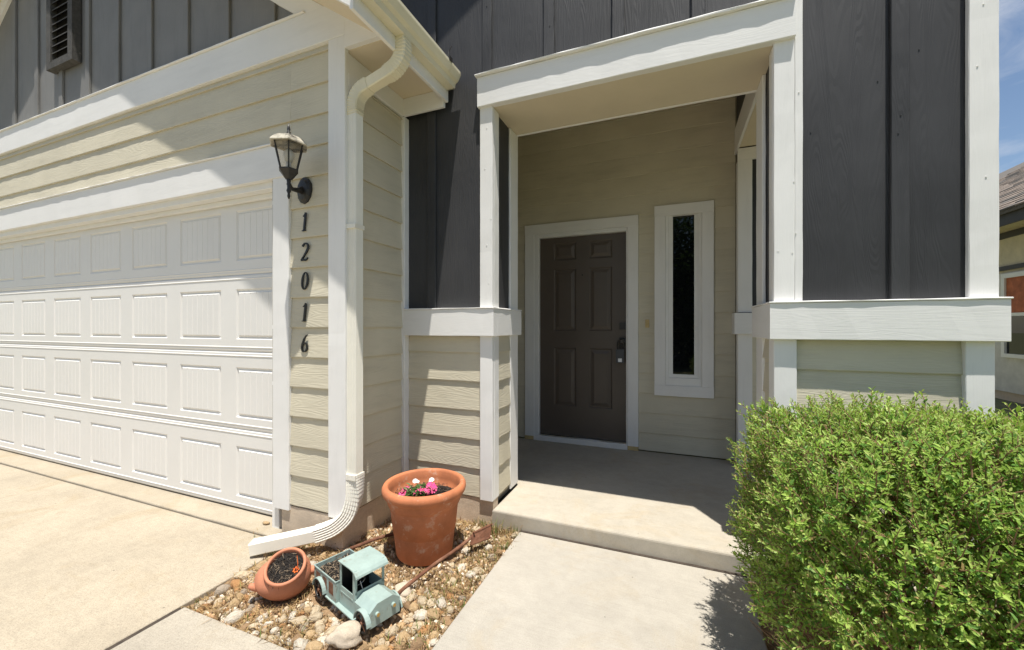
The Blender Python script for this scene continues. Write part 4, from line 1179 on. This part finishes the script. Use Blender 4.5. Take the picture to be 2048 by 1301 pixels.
# roof with rounded visor
pr_ = [(-0.252, 0.226), (-0.150, 0.228), (-0.128, 0.226), (-0.110, 0.219), (-0.098, 0.208), (-0.095, 0.200), (-0.098, 0.199), (-0.103, 0.207), (-0.114, 0.215), (-0.130, 0.2215), (-0.150, 0.2238), (-0.252, 0.2235)]
n = len(pr_); mb = MB()
mb.add([(a, -0.006, c) for a, c in pr_] + [(a, W + 0.006, c) for a, c in pr_], [tuple(range(n)), tuple(range(2 * n - 1, n - 1, -1))] + [(i, (i + 1) % n, n + (i + 1) % n, n + i) for i in range(n)])
tp(mb, 'roof', 'mint')
mb = MB(); mb.tube([(-0.150 + 0.010 * math.sin(a), 0.045 + 0.022 * math.cos(a), 0.150 + 0.020 * math.sin(a)) for a in [k * 0.35 for k in range(19)]], 0.0014, 6); mb.tube([(-0.150, 0.045, 0.150), (-0.128, 0.045, 0.120)], 0.0014, 6); tp(mb, 'steering_wheel', 'silver')
# cargo bed
BY0, BY1, BX0, BX1 = -0.014, W + 0.020, -0.465, -0.256
bed_ = MB()
bed_.box(BX0, BX1, BY0, BY0 + 0.0025, 0.028, 0.128); bed_.box(BX0, BX1, BY1 - 0.0025, BY1, 0.028, 0.128)
bed_.box(BX0, BX0 + 0.0025, BY0 + 0.0025, BY1 - 0.0025, 0.028, 0.128); bed_.box(BX1 - 0.0025, BX1, BY0 + 0.0025, BY1 - 0.0025, 0.028, 0.128)
bed_.box(BX0, BX1, BY0 + 0.0025, BY1 - 0.0025, 0.024, 0.028)
cargo = tp(bed_, 'cargo_bed', 'mint_rusty')
rim = MB()
rim.tube([(BX0, BY0, 0.129), (BX1, BY0, 0.129), (BX1, BY1, 0.129), (BX0, BY1, 0.129), (BX0, BY0, 0.129)], 0.0032, 6, cap=False)
tp(rim, 'rim', 'mint', cargo)
for k in range(3):
    x0 = BX0 + 0.022 + k * 0.062
    mb = MB(); mb.box(x0, x0 + 0.040, BY0 - 0.0012, BY0 - 0.0001, 0.060, 0.112); tp(mb, 'side_panel', 'rust', cargo)
nx = 26; v = []; f = []
for i in range(nx + 1):
    for j in range(nx + 1):
        x = BX0 + 0.003 + (BX1 - BX0 - 0.006) * i / nx; y = BY0 + 0.003 + (BY1 - BY0 - 0.006) * j / nx
        v.append((x, y, 0.108 + 0.010 * mnoise.noise((x * 40, y * 40, 1)) + 0.006 * mnoise.noise((x * 90, y * 90, 4))))
for i in range(nx):
    for j in range(nx): f.append((i * (nx + 1) + j, (i + 1) * (nx + 1) + j, (i + 1) * (nx + 1) + j + 1, i * (nx + 1) + j + 1))
potting('potting_soil', v, f, strands(520, lambda r: (r.uniform(BX0 + 0.02, BX1 - 0.02), r.uniform(BY0 + 0.02, BY1 - 0.02), 0.111 + r.uniform(0, 0.008)), [0, 1], seed=21, L=(0.008, 0.028), wd=0.002), 'dark potting soil heaped in the bed of the truck planter', TM)
# fenders and running boards
def fender(xc, yc0, yc1, r0, a0, a1):
    mb = MB(); n = 12; v = []
    for i in range(n + 1):
        a = R(a0 + (a1 - a0) * i / n)
        for rr in (r0, r0 + 0.004):
            for y in (yc0, yc1): v.append((xc + rr * math.cos(a), y, 0.046 + rr * math.sin(a)))
    f = []
    for i in range(n):
        o = i * 4; q = o + 4
        f += [(o, q, q + 1, o + 1), (o + 2, o + 3, q + 3, q + 2), (o, o + 2, q + 2, q), (o + 1, q + 1, q + 3, o + 3)]
    f += [(0, 1, 3, 2), (n * 4, n * 4 + 2, n * 4 + 3, n * 4 + 1)]
    mb.add(v, f); return mb
for y0, y1 in ((-0.020, 0.001), (W - 0.001, W + 0.006)):
    tp(fender(-0.040, y0, y1, 0.050, 5, 180), 'fender', 'mint')
    tp(fender(-0.395, y0 - (0.012 if y0 < 0 else 0), y1 + (0 if y0 < 0 else 0.02), 0.050, 0, 175), 'fender', 'mint')
    mb = MB(); mb.box(-0.345, -0.0915, y0, y1, 0.030, 0.035); tp(mb, 'running_board', 'mint')
for xc, y0, y1 in ((-0.040, -0.017, -0.001), (-0.395, -0.030, -0.0145), (-0.040, W + 0.001, W + 0.008), (-0.395, W + 0.021, W + 0.034)):
    mb = MB(); ym = (y0 + y1) / 2; n = 24; v = []; f = []
    sec = [(0.036, y0), (0.044, y0 + 0.003), (0.046, ym), (0.044, y1 - 0.003), (0.036, y1), (0.034, ym)]
    for i in range(n):
        a = 2 * math.pi * i / n
        for rr, y in sec: v.append((xc + rr * math.cos(a), y, 0.046 + rr * math.sin(a)))
    for i in range(n):
        for k in range(6): f.append((i * 6 + k, i * 6 + (k + 1) % 6, ((i + 1) % n) * 6 + (k + 1) % 6, ((i + 1) % n) * 6 + k))
    mb.add(v, f); wh = tp(mb, 'wheel', 'black_metal', smooth=True)
    mb = MB()
    for k in range(5):
        a = 2 * math.pi * k / 5 + 0.3; mb.tube([(xc, ym, 0.046), (xc + 0.036 * math.cos(a), ym, 0.046 + 0.036 * math.sin(a))], 0.0025, 5)
    mb.tube([(xc, y0, 0.046), (xc, y1, 0.046)], 0.007, 10); tp(mb, 'spokes', 'rust', wh)

# rusty garden tool behind the pot
rt = empty('rusty_garden_tool', (-1.15, 1.88, 0.0))
tag(rt, 'rusty iron bar with a small latticed tray lying bent round the large pot', 'garden tool')
mb = MB(); mb.tube([(-1.215, 1.50, 0.008), (-1.185, 1.62, 0.030), (-1.150, 1.80, 0.040), (-1.120, 1.90, 0.046), (-1.092, 1.97, 0.058), (-1.080, 2.03, 0.064), (-1.085, 2.09, 0.055), (-1.12, 2.14, 0.03)], [0.008, 0.009, 0.009, 0.009, 0.010, 0.009, 0.007, 0.005], 8); mb.build('handle_bar', 'rust', rt, None, True)
mb = MB(); mb.tube([(-1.72, 1.80, 0.000), (-1.62, 1.90, 0.028), (-1.545, 1.985, 0.035)], 0.010, 8); mb.build('side_bar', 'rust', rt, None, True)
# tray: four-sided shallow lattice box standing on edge
c0, c1, c2, c3 = Vector((-1.072, 2.045, 0.030)), Vector((-1.000, 2.140, 0.038)), Vector((-1.004, 2.170, 0.100)), Vector((-1.076, 2.085, 0.078))
mb = MB()
for a, b_ in ((c0, c1), (c1, c2), (c2, c3), (c3, c0)): mb.tube([a, b_], 0.006, 6)
nrm_ = (c1 - c0).cross(c3 - c0).normalized() * 0.022
for q in (c0, c1, c2, c3): mb.tube([q, q + nrm_], 0.0045, 6)
tr_ = mb.build('tray_frame', 'rust', rt)
mb = MB()
mb.add([c0, c1, c2, c3, c0 + nrm_ * 0.12, c1 + nrm_ * 0.12, c2 + nrm_ * 0.12, c3 + nrm_ * 0.12], [(0, 1, 2, 3), (7, 6, 5, 4), (0, 1, 5, 4), (1, 2, 6, 5), (2, 3, 7, 6), (3, 0, 4, 7)])
mb.build('tray_plate', 'rust', rt)
for k in range(1, 6):
    t = k / 6; mb = MB(); mb.tube([c0.lerp(c1, t) - nrm_ * 0.1, c3.lerp(c2, t) - nrm_ * 0.1], 0.0022, 5); mb.build('lattice_bar', 'rust', tr_)

# ------------------------------------------------------------------ rocks, gravel and dry grass
def bed_z(x, y): return -0.028 + 0.016 * mnoise.noise((x * 6, y * 6, 1)) + 0.008 * mnoise.noise((x * 22, y * 22, 3))
def rock_mesh(seed, sub=2, rough=0.22, mat='river_rock'):
    bm = bmesh.new(); bmesh.ops.create_icosphere(bm, subdivisions=sub, radius=1.0)
    for p in bm.verts:
        d = p.co.normalized()
        k = 1 + rough * mnoise.noise(d * 1.1 + Vector((seed * 7.3, 0, 0))) * 1.6 + rough * 0.45 * mnoise.noise(d * 2.8 + Vector((0, seed * 3.1, 0)))
        p.co = d * k
    me = bpy.data.meshes.new('rock'); bm.to_mesh(me); bm.free()
    me.materials.append(M(mat)); me.polygons.foreach_set('use_smooth', [True] * len(me.polygons)); me.update()
    return me
CN = list(ROCKC)
RM = {c: [rock_mesh(i + 10 * k, 2, 0.22, 'rock_' + c.replace(' ', '_')) for i in range(6)] for k, c in enumerate(CN)}
blocked = [(PX, PYY, 0.20), (URN.x, URN.y, 0.13)]
def in_truck(x, y):
    q = TM.inverted() @ Vector((x, y, 0)); return -0.48 < q.x < 0.015 and -0.045 < q.y < W + 0.05
rr = random.Random(77); placed = []
tries = 0
while len(placed) < 290 and tries < 9000:
    tries += 1
    x = rr.uniform(-2.06, -0.91); y = rr.uniform(1.175, 2.33)
    if x < -1.78 and y > 1.72: continue
    if y > 1.62 and rr.random() < 0.88: continue
    if x > -1.0 and rr.random() < 0.4: continue
    s = rr.choice([0.013, 0.015, 0.017, 0.020, 0.023, 0.026, 0.030, 0.034]) * (1.0 if y < 1.7 else 0.8)
    if any((x - a) ** 2 + (y - b_) ** 2 < (q + s) ** 2 for a, b_, q in blocked) or in_truck(x, y): continue
    if (x + 1.235) ** 2 + (y - 1.27) ** 2 < (0.065 + s) ** 2: continue
    if any((x - a) ** 2 + (y - b_) ** 2 < ((q + s) * 0.74) ** 2 for a, b_, q in placed): continue
    placed.append((x, y, s))
from mathutils import Euler
same = {}
def where(x, y):
    q = TM.inverted() @ Vector((x, y, 0))
    if math.hypot(x - URN.x, y - URN.y) < 0.21: return 'close beside the tipped urn'
    if math.hypot(x - PX, y - PYY) < 0.29: return 'at the foot of the large terracotta pot'
    if x > -1.02: return 'along the edge of the porch walkway'
    if y < 1.25: return 'along the edge of the front slab'
    if x < -1.95: return 'along the edge of the driveway'
    if q.x > 0.0 and y < 1.6: return 'ahead of the truck planter hood'
    if q.y < 0 and q.x > -0.5: return 'on the near side of the truck planter'
    if y > 2.0: return 'behind the large pot by the porch step'
    if q.y > W and x > -1.3: return 'between the rusty bar and the truck planter'
    if q.y > W: return 'behind the truck planter by the foundation'
    return 'between the tipped urn and the truck planter'
for i, (x, y, s) in enumerate(placed):
    c = rr.choice(['cream', 'cream', 'cream', 'tan', 'tan', 'rusty orange', 'chalk white', 'chalk white', 'brown', 'greyish'])
    el = rr.uniform(1.0, 1.5)
    w = T(x, y, bed_z(x, y) + s * 0.34) @ Euler((rr.uniform(-0.5, 0.5), rr.uniform(-0.5, 0.5), rr.uniform(0, 6.283))).to_matrix().to_4x4() @ Matrix.Diagonal((s * el, s * rr.uniform(0.75, 1.1), s * rr.uniform(0.55, 0.85), 1))
    o = obj('river_rock', RM[c][rr.randrange(6)], None, w)
    sz = 'small' if s < 0.0165 else 'medium-sized' if s < 0.0255 else 'large'
    tag(o, '%s %s%s river rock %s' % (sz, c, ' oblong' if el > 1.32 else '', where(x, y)), 'rock', 'river rocks in the planting bed')
    same.setdefault(o['label'], []).append(((x * 0.9283 + y * 0.3718) / (-x * 0.3718 + y * 0.9283), o))
ORD = ['leftmost', 'second from left', 'third from left', 'fourth from left', 'fifth from left', 'sixth from left', 'seventh from left', 'eighth from left']
for lb_, os_ in same.items():
    if len(os_) > 1:
        for k, (q_, o_) in enumerate(sorted(os_, key=lambda t: t[0])):
            o_['label'] = (('rightmost' if k == len(os_) - 1 else ORD[min(k, 7)]) + ' ' + lb_)
w = T(-1.238, 1.272, 0.012) @ Euler((0.2, 0.15, 0.6)).to_matrix().to_4x4() @ Matrix.Diagonal((0.066, 0.046, 0.040, 1))
tag(obj('limestone_rock', rock_mesh(31, 3, 0.34, 'limestone'), None, w), 'largest pale limestone rock, in front of the truck planter', 'rock')
w = T(-1.02, 1.66, 0.0) @ Euler((0.2, 0.0, 1.6)).to_matrix().to_4x4() @ Matrix.Diagonal((0.056, 0.042, 0.026, 1))
w = T(-1.205, 1.615, 0.0) @ Euler((0.2, 0.0, 1.6)).to_matrix().to_4x4() @ Matrix.Diagonal((0.050, 0.040, 0.026, 1))
tag(obj('limestone_rock', rock_mesh(35, 3, 0.3, 'limestone'), None, w), 'flat pale limestone rock behind the truck planter hood beside the rusty bar', 'rock')
w = T(-1.595, 2.02, 0.0) @ Euler((0.2, 0.0, 0.4)).to_matrix().to_4x4() @ Matrix.Diagonal((0.042, 0.032, 0.028, 1))
tag(obj('tan_rock', rock_mesh(37, 2, 0.25), None, w), 'tan rock against the garage foundation, left of the large terracotta pot', 'rock')
w = T(-2.435, 1.825, 0.008) @ Matrix.Diagonal((0.026, 0.017, 0.011, 1))
tag(obj('tan_rock', rock_mesh(39), None, w), 'lone tan pebble on the concrete lip by the garage door', 'rock')
# small gravel: too many and too small to pick apart
g = MB(); gr = random.Random(5)
ico = rock_mesh(3, 1, 0.3); iv = [p.co.copy() for p in ico.vertices]; ifc = [tuple(p.vertices) for p in ico.polygons]
for _ in range(2600):
    x = gr.uniform(-2.07, -0.9); y = gr.uniform(1.165, 2.36)
    if any((x - a) ** 2 + (y - b_) ** 2 < (q * 0.8) ** 2 for a, b_, q in blocked) or (x < -1.78 and y > 1.78): continue
    s = gr.uniform(0.005, 0.013); m_ = Euler((gr.uniform(0, 3), gr.uniform(0, 3), gr.uniform(0, 3))).to_matrix(); b0 = Vector((x, y, bed_z(x, y) + s * 0.3))
    g.add([b0 + m_ @ Vector((p.x * s * 1.3, p.y * s, p.z * s * 0.8)) for p in iv], ifc, gr.randrange(4))
simple('gravel_a', (0.58, 0.46, 0.31), 0.8); simple('gravel_b', (0.48, 0.30, 0.16), 0.8); simple('gravel_c', (0.68, 0.59, 0.46), 0.8); simple('gravel_d', (0.34, 0.24, 0.15), 0.8)
o = g.build('gravel', ['gravel_a', 'gravel_b', 'gravel_c', 'gravel_d'], fix=False); tag(o, 'fine gravel scattered over the planting bed', 'gravel', None, 'stuff')
# dry grass
gs = MB(); gr = random.Random(6)
def blade(x, y, z, h, lean, mi, w=0.0022):
    a = gr.uniform(0, 6.283); dx, dy = math.cos(a), math.sin(a)
    p0 = Vector((x, y, z)); p1 = p0 + Vector((dx * lean * h * 0.4, dy * lean * h * 0.4, h * 0.6)); p2 = p0 + Vector((dx * lean * h, dy * lean * h, h * (1 - 0.25 * lean)))
    s = Vector((-dy, dx, 0)) * w
    gs.add([p0 - s, p0 + s, p1 + s * 0.7, p1 - s * 0.7, p2], [(0, 1, 2, 3), (3, 2, 4)], mi)
for _ in range(13000):
    x = gr.uniform(-2.085, -0.893); y = gr.uniform(1.16, 2.38)
    if x < -1.80 and y > 1.78: continue
    if x < -1.772 + 0.0 and y > 1.80: continue
    dens = 0.62 + 0.9 * mnoise.noise((x * 5, y * 5, 11))
    if x > -1.12: dens += 0.4
    if y < 1.24 or x < -2.0: dens += 0.25
    if gr.random() > dens: continue
    if (x - PX) ** 2 + (y - PYY) ** 2 < 0.16 ** 2 or in_truck(x, y): continue
    green = gr.random() < (0.16 if x > -1.1 else 0.04)
    mi = 3 if green else gr.choice([0, 0, 1, 1, 2])
    blade(x, y, bed_z(x, y), gr.uniform(0.012, 0.045) * (1.3 if green else 1), gr.uniform(0.6, 2.2) if not green else gr.uniform(0.2, 0.9), mi)
for cx, cy, n_, hh in ((-1.03, 2.30, 60, 0.09), (-0.93, 2.33, 26, 0.07), (-1.14, 2.34, 40, 0.07), (-2.05, 1.56, 10, 0.075), (-0.80, 2.357, 7, 0.03), (-1.62, 2.0, 20, 0.05), (-2.05, 1.19, 20, 0.03), (-0.92, 2.15, 40, 0.05), (-2.40, 1.735, 6, 0.04)):
    for _ in range(n_):
        blade(cx + gr.gauss(0, 0.03), cy + gr.gauss(0, 0.02), -0.02, hh * gr.uniform(0.5, 1.1), gr.uniform(0.1, 0.7), gr.choice([0, 3, 1, 3]), 0.0024)
o = gs.build('dry_grass', ['straw_a', 'straw_b', 'straw_c', 'straw_green'], fix=False); tag(o, 'dry straw-coloured grass in the planting bed', 'grass', None, 'stuff')

# ------------------------------------------------------------------ the shrub
BC = Vector((0.838, 1.69, 0.488)); BR = Vector((0.575, 0.475, 0.465))
br = random.Random(4)
shrub = empty('shrub', (BC.x, BC.y, -0.02))
tag(shrub, 'dense bright green clipped shrub beside the walkway', 'shrub')
def sprig_mesh(seed, nl, L, lf, mats=('leaf_a', 'leaf_b', 'leaf_c', 'leaf_young', 'twig', 'leaf_dead')):
    r = random.Random(seed); mb = MB()
    bend = Vector((r.uniform(-0.25, 0.25), r.uniform(-0.25, 0.25), 0))
    pts = [Vector((0, 0, 0)) + bend * (t * t * L) + Vector((0, 0, t * L)) for t in (0, 0.5, 1.0)]
    mb.tube(pts, [0.0016, 0.0013, 0.0008], 4, mi=4, cap=False)
    for k in range(nl):
        t = 0.15 + 0.85 * k / (nl - 1); b_ = pts[0].lerp(pts[2], t)
        a = k * 2.4 + r.uniform(-0.5, 0.5); up = 0.35 + 0.9 * t + r.uniform(-0.3, 0.3)
        d = Vector((math.cos(a), math.sin(a), up))
        mi = r.choice([0, 0, 1, 2]) if t < 0.75 else r.choice([0, 1, 1, 3])
        if r.random() < 0.03: mi = 5
        l = lf * r.uniform(0.55, 1.3) * (1.0 - 0.25 * t)
        leaf(mb, b_, d, l, l * r.uniform(0.32, 0.42), mi, 0.2)
    return mb, mats
SP = [sprig_mesh(i, 11 + i % 4, 0.064 + 0.012 * (i % 3), 0.0215) for i in range(8)]
SPM = [mesh('sprig', mb.v, mb.f, list(mats), False, mb.m) for mb, mats in SP]
def shape(d):
    e = 4.6
    k = (abs(d.x / BR.x) ** e + abs(d.y / BR.y) ** e + abs(d.z / BR.z) ** e) ** (-1 / e)
    return k
cand = []
N = 0
while N < 12000:
    d = Vector((br.gauss(0, 1), br.gauss(0, 1), br.gauss(0, 1)))
    if d.length < 0.1: continue
    d.normalize()
    lump = 1 + 0.10 * mnoise.noise(d * 2.6) + 0.12 * mnoise.noise(d * 6.5 + Vector((5, 2, 1)))
    depth = br.random() ** 1.7 * 0.22
    p = BC + d * (shape(d) * lump - depth)
    if p.z < 0.05: continue
    if p.z < 0.42:
        k_ = 1 - 0.30 * ((0.42 - p.z) / 0.42) ** 1.3
        p = Vector((BC.x + (p.x - BC.x) * k_, BC.y + (p.y - BC.y) * k_, p.z))
    if p.z < 0.45 and br.random() < 0.95 - 1.35 * p.z: continue
    if mnoise.noise(p * 8.0 + Vector((3, 1, 7))) < -0.10 - 0.42 * min(1, p.z / 0.9) and br.random() < 0.85: continue
    nrm = Vector((d.x / BR.x, d.y / BR.y, d.z / BR.z)).normalized()
    up = (nrm * 0.8 + Vector((br.gauss(0, 0.35), br.gauss(0, 0.35), 0.55 + br.gauss(0, 0.25)))).normalized()
    q = up.to_track_quat('Z', 'Y').to_matrix().to_4x4() @ RZ(br.uniform(0, 6.283))
    s = br.uniform(0.7, 1.15) * (1.2 if br.random() < 0.08 else 1.0)
    vis = (p - cam.location).length + depth * 4 - 0.6 * nrm.dot((cam.location - p).normalized())
    cand.append((vis, T(*(p - up * 0.04)) @ q @ Matrix.Scale(s, 4), br.randrange(8)))
    N += 1
cand.sort(key=lambda c: c[0])
for vis, w, k in cand[:300]: obj('sprig', SPM[k], shrub, w)
fo = MB()
for vis, w, k in cand[300:]:
    mb = SP[k][0]; o_ = len(fo.v)
    fo.v += [tuple(w @ Vector(p)) for p in mb.v]; fo.f += [tuple(i + o_ for i in q) for q in mb.f]; fo.m += mb.m
o = fo.build('foliage', ['leaf_a', 'leaf_b', 'leaf_c', 'leaf_young', 'twig', 'leaf_dead'], shrub, fix=False); o['kind'] = 'stuff'
st = MB(); sr = random.Random(14)
for k in range(110):
    a = sr.uniform(0, 6.283); q = math.sqrt(sr.random())
    b0 = Vector((BC.x + 0.30 * q * math.cos(a), BC.y + 0.24 * q * math.sin(a), -0.03))
    d = Vector((math.cos(a) * q * 0.9 + sr.gauss(0, 0.25), math.sin(a) * q * 0.9 + sr.gauss(0, 0.25), 0.75)); d.normalize()
    e = BC + d * shape(d) * sr.uniform(0.7, 0.93)
    m1 = b0.lerp(e, 0.4) + Vector((sr.gauss(0, 0.04), sr.gauss(0, 0.04), 0.03)); m2 = b0.lerp(e, 0.72) + Vector((sr.gauss(0, 0.03), sr.gauss(0, 0.03), 0.02))
    r0 = sr.uniform(0.003, 0.008)
    st.tube([b0, m1, m2, e], [r0, r0 * 0.75, r0 * 0.5, r0 * 0.25], 5, cap=False)
    for _ in range(3):
        s0 = m1.lerp(e, sr.random()); s1 = s0 + Vector((sr.gauss(0, 0.07), sr.gauss(0, 0.07), abs(sr.gauss(0.03, 0.06))))
        st.tube([s0, s1], [r0 * 0.4, r0 * 0.2], 4, cap=False)
for k in range(260):                                   # fine dead twigs low on the sides
    a = sr.uniform(0, 6.283); p = BC + Vector((BR.x * 0.74 * math.cos(a), BR.y * 0.74 * math.sin(a), 0)); p.z = sr.uniform(0.0, 0.30)
    if p.y > 2.3: continue
    d = Vector((math.cos(a) * 0.5 + sr.gauss(0, 0.4), math.sin(a) * 0.5 + sr.gauss(0, 0.4), sr.uniform(-0.1, 0.9))).normalized() * sr.uniform(0.06, 0.17)
    st.tube([p - d * 0.5, p + Vector((sr.gauss(0, 0.008), sr.gauss(0, 0.008), 0)), p + d * 0.5], [0.0018, 0.0014, 0.0008], 4, cap=False)
for k in range(240):                                   # bare twigs hanging over the walkway edge
    p = Vector((0.40 + abs(sr.gauss(0, 0.06)), sr.uniform(1.45, 2.15), sr.uniform(0.0, 0.30)))
    d = Vector((-0.35 + sr.gauss(0, 0.3), sr.gauss(0, 0.4), sr.uniform(0.2, 1.0))).normalized() * sr.uniform(0.08, 0.22)
    st.tube([p, p + d * 0.5 + Vector((sr.gauss(0, 0.01), sr.gauss(0, 0.01), 0)), p + d], [0.0024, 0.0018, 0.0008], 4, cap=False)
st.build('stems', 'twig', shrub, fix=False)

# ------------------------------------------------------------------ neighbouring house on the right
nb = empty('neighbor_house', (5.0, 9.0, 0.0))
tag(nb, 'neighbouring house with brown shingled roof seen past the right corner', 'house')
def npart(name, boxes, mat, parent=nb): return solid(name, boxes, mat, parent)
npart('wall', [(5.0, 12.0, 2.0, 18.0, 0.25, 2.9)], 'neighbor_wall')
npart('lower_wall', [(4.985, 4.999, 1.99, 18.0, 0.22, 2.14)], 'neighbor_lower')
npart('foundation', [(5.02, 12.0, 2.0, 18.0, -0.2, 0.22)], 'foundation')
npart('trim_band', [(4.965, 4.9845, 1.98, 18.0, 2.18, 2.25)], 'dark_fascia')
npart('eave_soffit', [(4.62, 4.998, 1.9, 18.1, 2.84, 2.86)], 'neighbor_wall')
npart('fascia', [(4.595, 4.619, 1.9, 18.1, 2.79, 2.96)], 'dark_fascia')
npart('frieze', [(4.975, 4.9985, 1.98, 18.0, 2.70, 2.80)], 'dark_fascia')
rv = [(4.55, 1.8, 2.95), (8.6, 1.8, 5.58), (12.65, 1.8, 2.95), (4.55, 1.8, 3.0), (8.6, 1.8, 5.63), (12.65, 1.8, 3.0)]
rv += [(a, 18.2, c) for a, b_, c in rv]
roof_n = obj('roof', fixn(mesh('roof', rv, [(3, 4, 10, 9), (4, 5, 11, 10), (0, 6, 7, 1), (1, 7, 8, 2), (0, 1, 4, 3), (1, 2, 5, 4), (6, 9, 10, 7), (7, 10, 11, 8), (0, 3, 9, 6), (2, 8, 11, 5)], 'roof_shingle_grey')), nb)
obj('gable', fixn(mesh('gable', [(5, 2.0, 2.9), (12, 2.0, 2.9), (8.6, 2.0, 5.4), (5, 2.2, 2.9), (12, 2.2, 2.9), (8.6, 2.2, 5.4)], [(0, 1, 2), (3, 5, 4), (0, 1, 4, 3), (1, 2, 5, 4), (2, 0, 3, 5)], 'neighbor_wall')), nb)
simple('roof_shingle_brown', (0.24, 0.195, 0.16), 0.9, 0.3, 40, 150, 0.6)
sh = random.Random(3)
nrow = 34
for k in range(nrow):
    t0, t1 = k / nrow, (k + 1.15) / nrow
    xa, za = 4.54 + 4.06 * t0, 3.004 + 2.63 * t0; xb, zb = 4.54 + 4.06 * min(t1, 1), 3.004 + 2.63 * min(t1, 1)
    mb = MB(); y = 6.5
    while y < 13.5:
        l = sh.uniform(0.16, 0.42); lift = sh.uniform(0.010, 0.022)
        mb.add([(xa, y, za + lift), (xa, y + l - 0.006, za + lift), (xb, y + l - 0.006, zb + 0.004), (xb, y, zb + 0.004), (xa, y, za - 0.004), (xa, y + l - 0.006, za - 0.004)], [(0, 1, 2, 3), (0, 4, 5, 1)], sh.randrange(3))
        y += l
    o = mb.build('shingle_course', ['roof_shingle_brown', 'roof_shingle_brown', 'roof_shingle_grey'], roof_n, fix=False); o['kind'] = 'stuff'
wn_ = npart('window', [(4.94, 4.984, 8.02, 8.09, 0.78, 2.12), (4.94, 4.984, 8.99, 9.06, 0.78, 2.12), (4.94, 4.984, 8.0905, 8.9895, 2.05, 2.12), (4.94, 4.984, 8.0905, 8.9895, 0.78, 0.84), (4.945, 4.984, 8.0905, 8.9895, 1.44, 1.49)], 'jamb_white')
npart('pane', [(4.97, 4.983, 8.091, 8.989, 0.8405, 1.4395)], 'window_glass', wn_)
npart('curtain', [(4.965, 4.983, 8.091, 8.989, 1.4905, 2.0495)], 'curtain', wn_)

# ------------------------------------------------------------------ tree across the front yard (shows in the sidelight glass)
tree = empty('yard_tree', (0.55, -7.6, -0.08))
tag(tree, 'leafy yard tree mirrored in the tall sidelight window', 'tree')
tr = random.Random(2)
mb = MB(); mb.tube([(0.55, -7.6, -0.1), (0.58, -7.58, 1.0), (0.50, -7.62, 2.0), (0.55, -7.6, 3.4)], [0.16, 0.12, 0.10, 0.05], 10)
for k in range(9):
    a = tr.uniform(0, 6.283); z = tr.uniform(1.2, 2.8); mb.tube([(0.53, -7.6, z), (0.53 + 0.6 * math.cos(a), -7.6 + 0.6 * math.sin(a), z + 0.5), (0.53 + 1.3 * math.cos(a), -7.6 + 1.3 * math.sin(a), z + 1.2)], [0.06, 0.04, 0.015], 6)
mb.build('trunk', 'bark', tree)
mb = MB()
for _ in range(26000):
    d = Vector((tr.gauss(0, 1), tr.gauss(0, 1), tr.gauss(0, 1))).normalized(); q = tr.random() ** 0.5
    p = Vector((0.55, -7.6, 2.3)) + Vector((d.x * 2.3, d.y * 1.9, d.z * 2.9)) * q * (1 + 0.3 * mnoise.noise(d * 2.5))
    if p.z < 0.0: continue
    leaf(mb, p, Vector((tr.gauss(0, 1), tr.gauss(0, 1), tr.gauss(0, 0.7))), tr.uniform(0.12, 0.22), tr.uniform(0.07, 0.11))
mb.build('crown', 'tree_leaf', tree, fix=False)
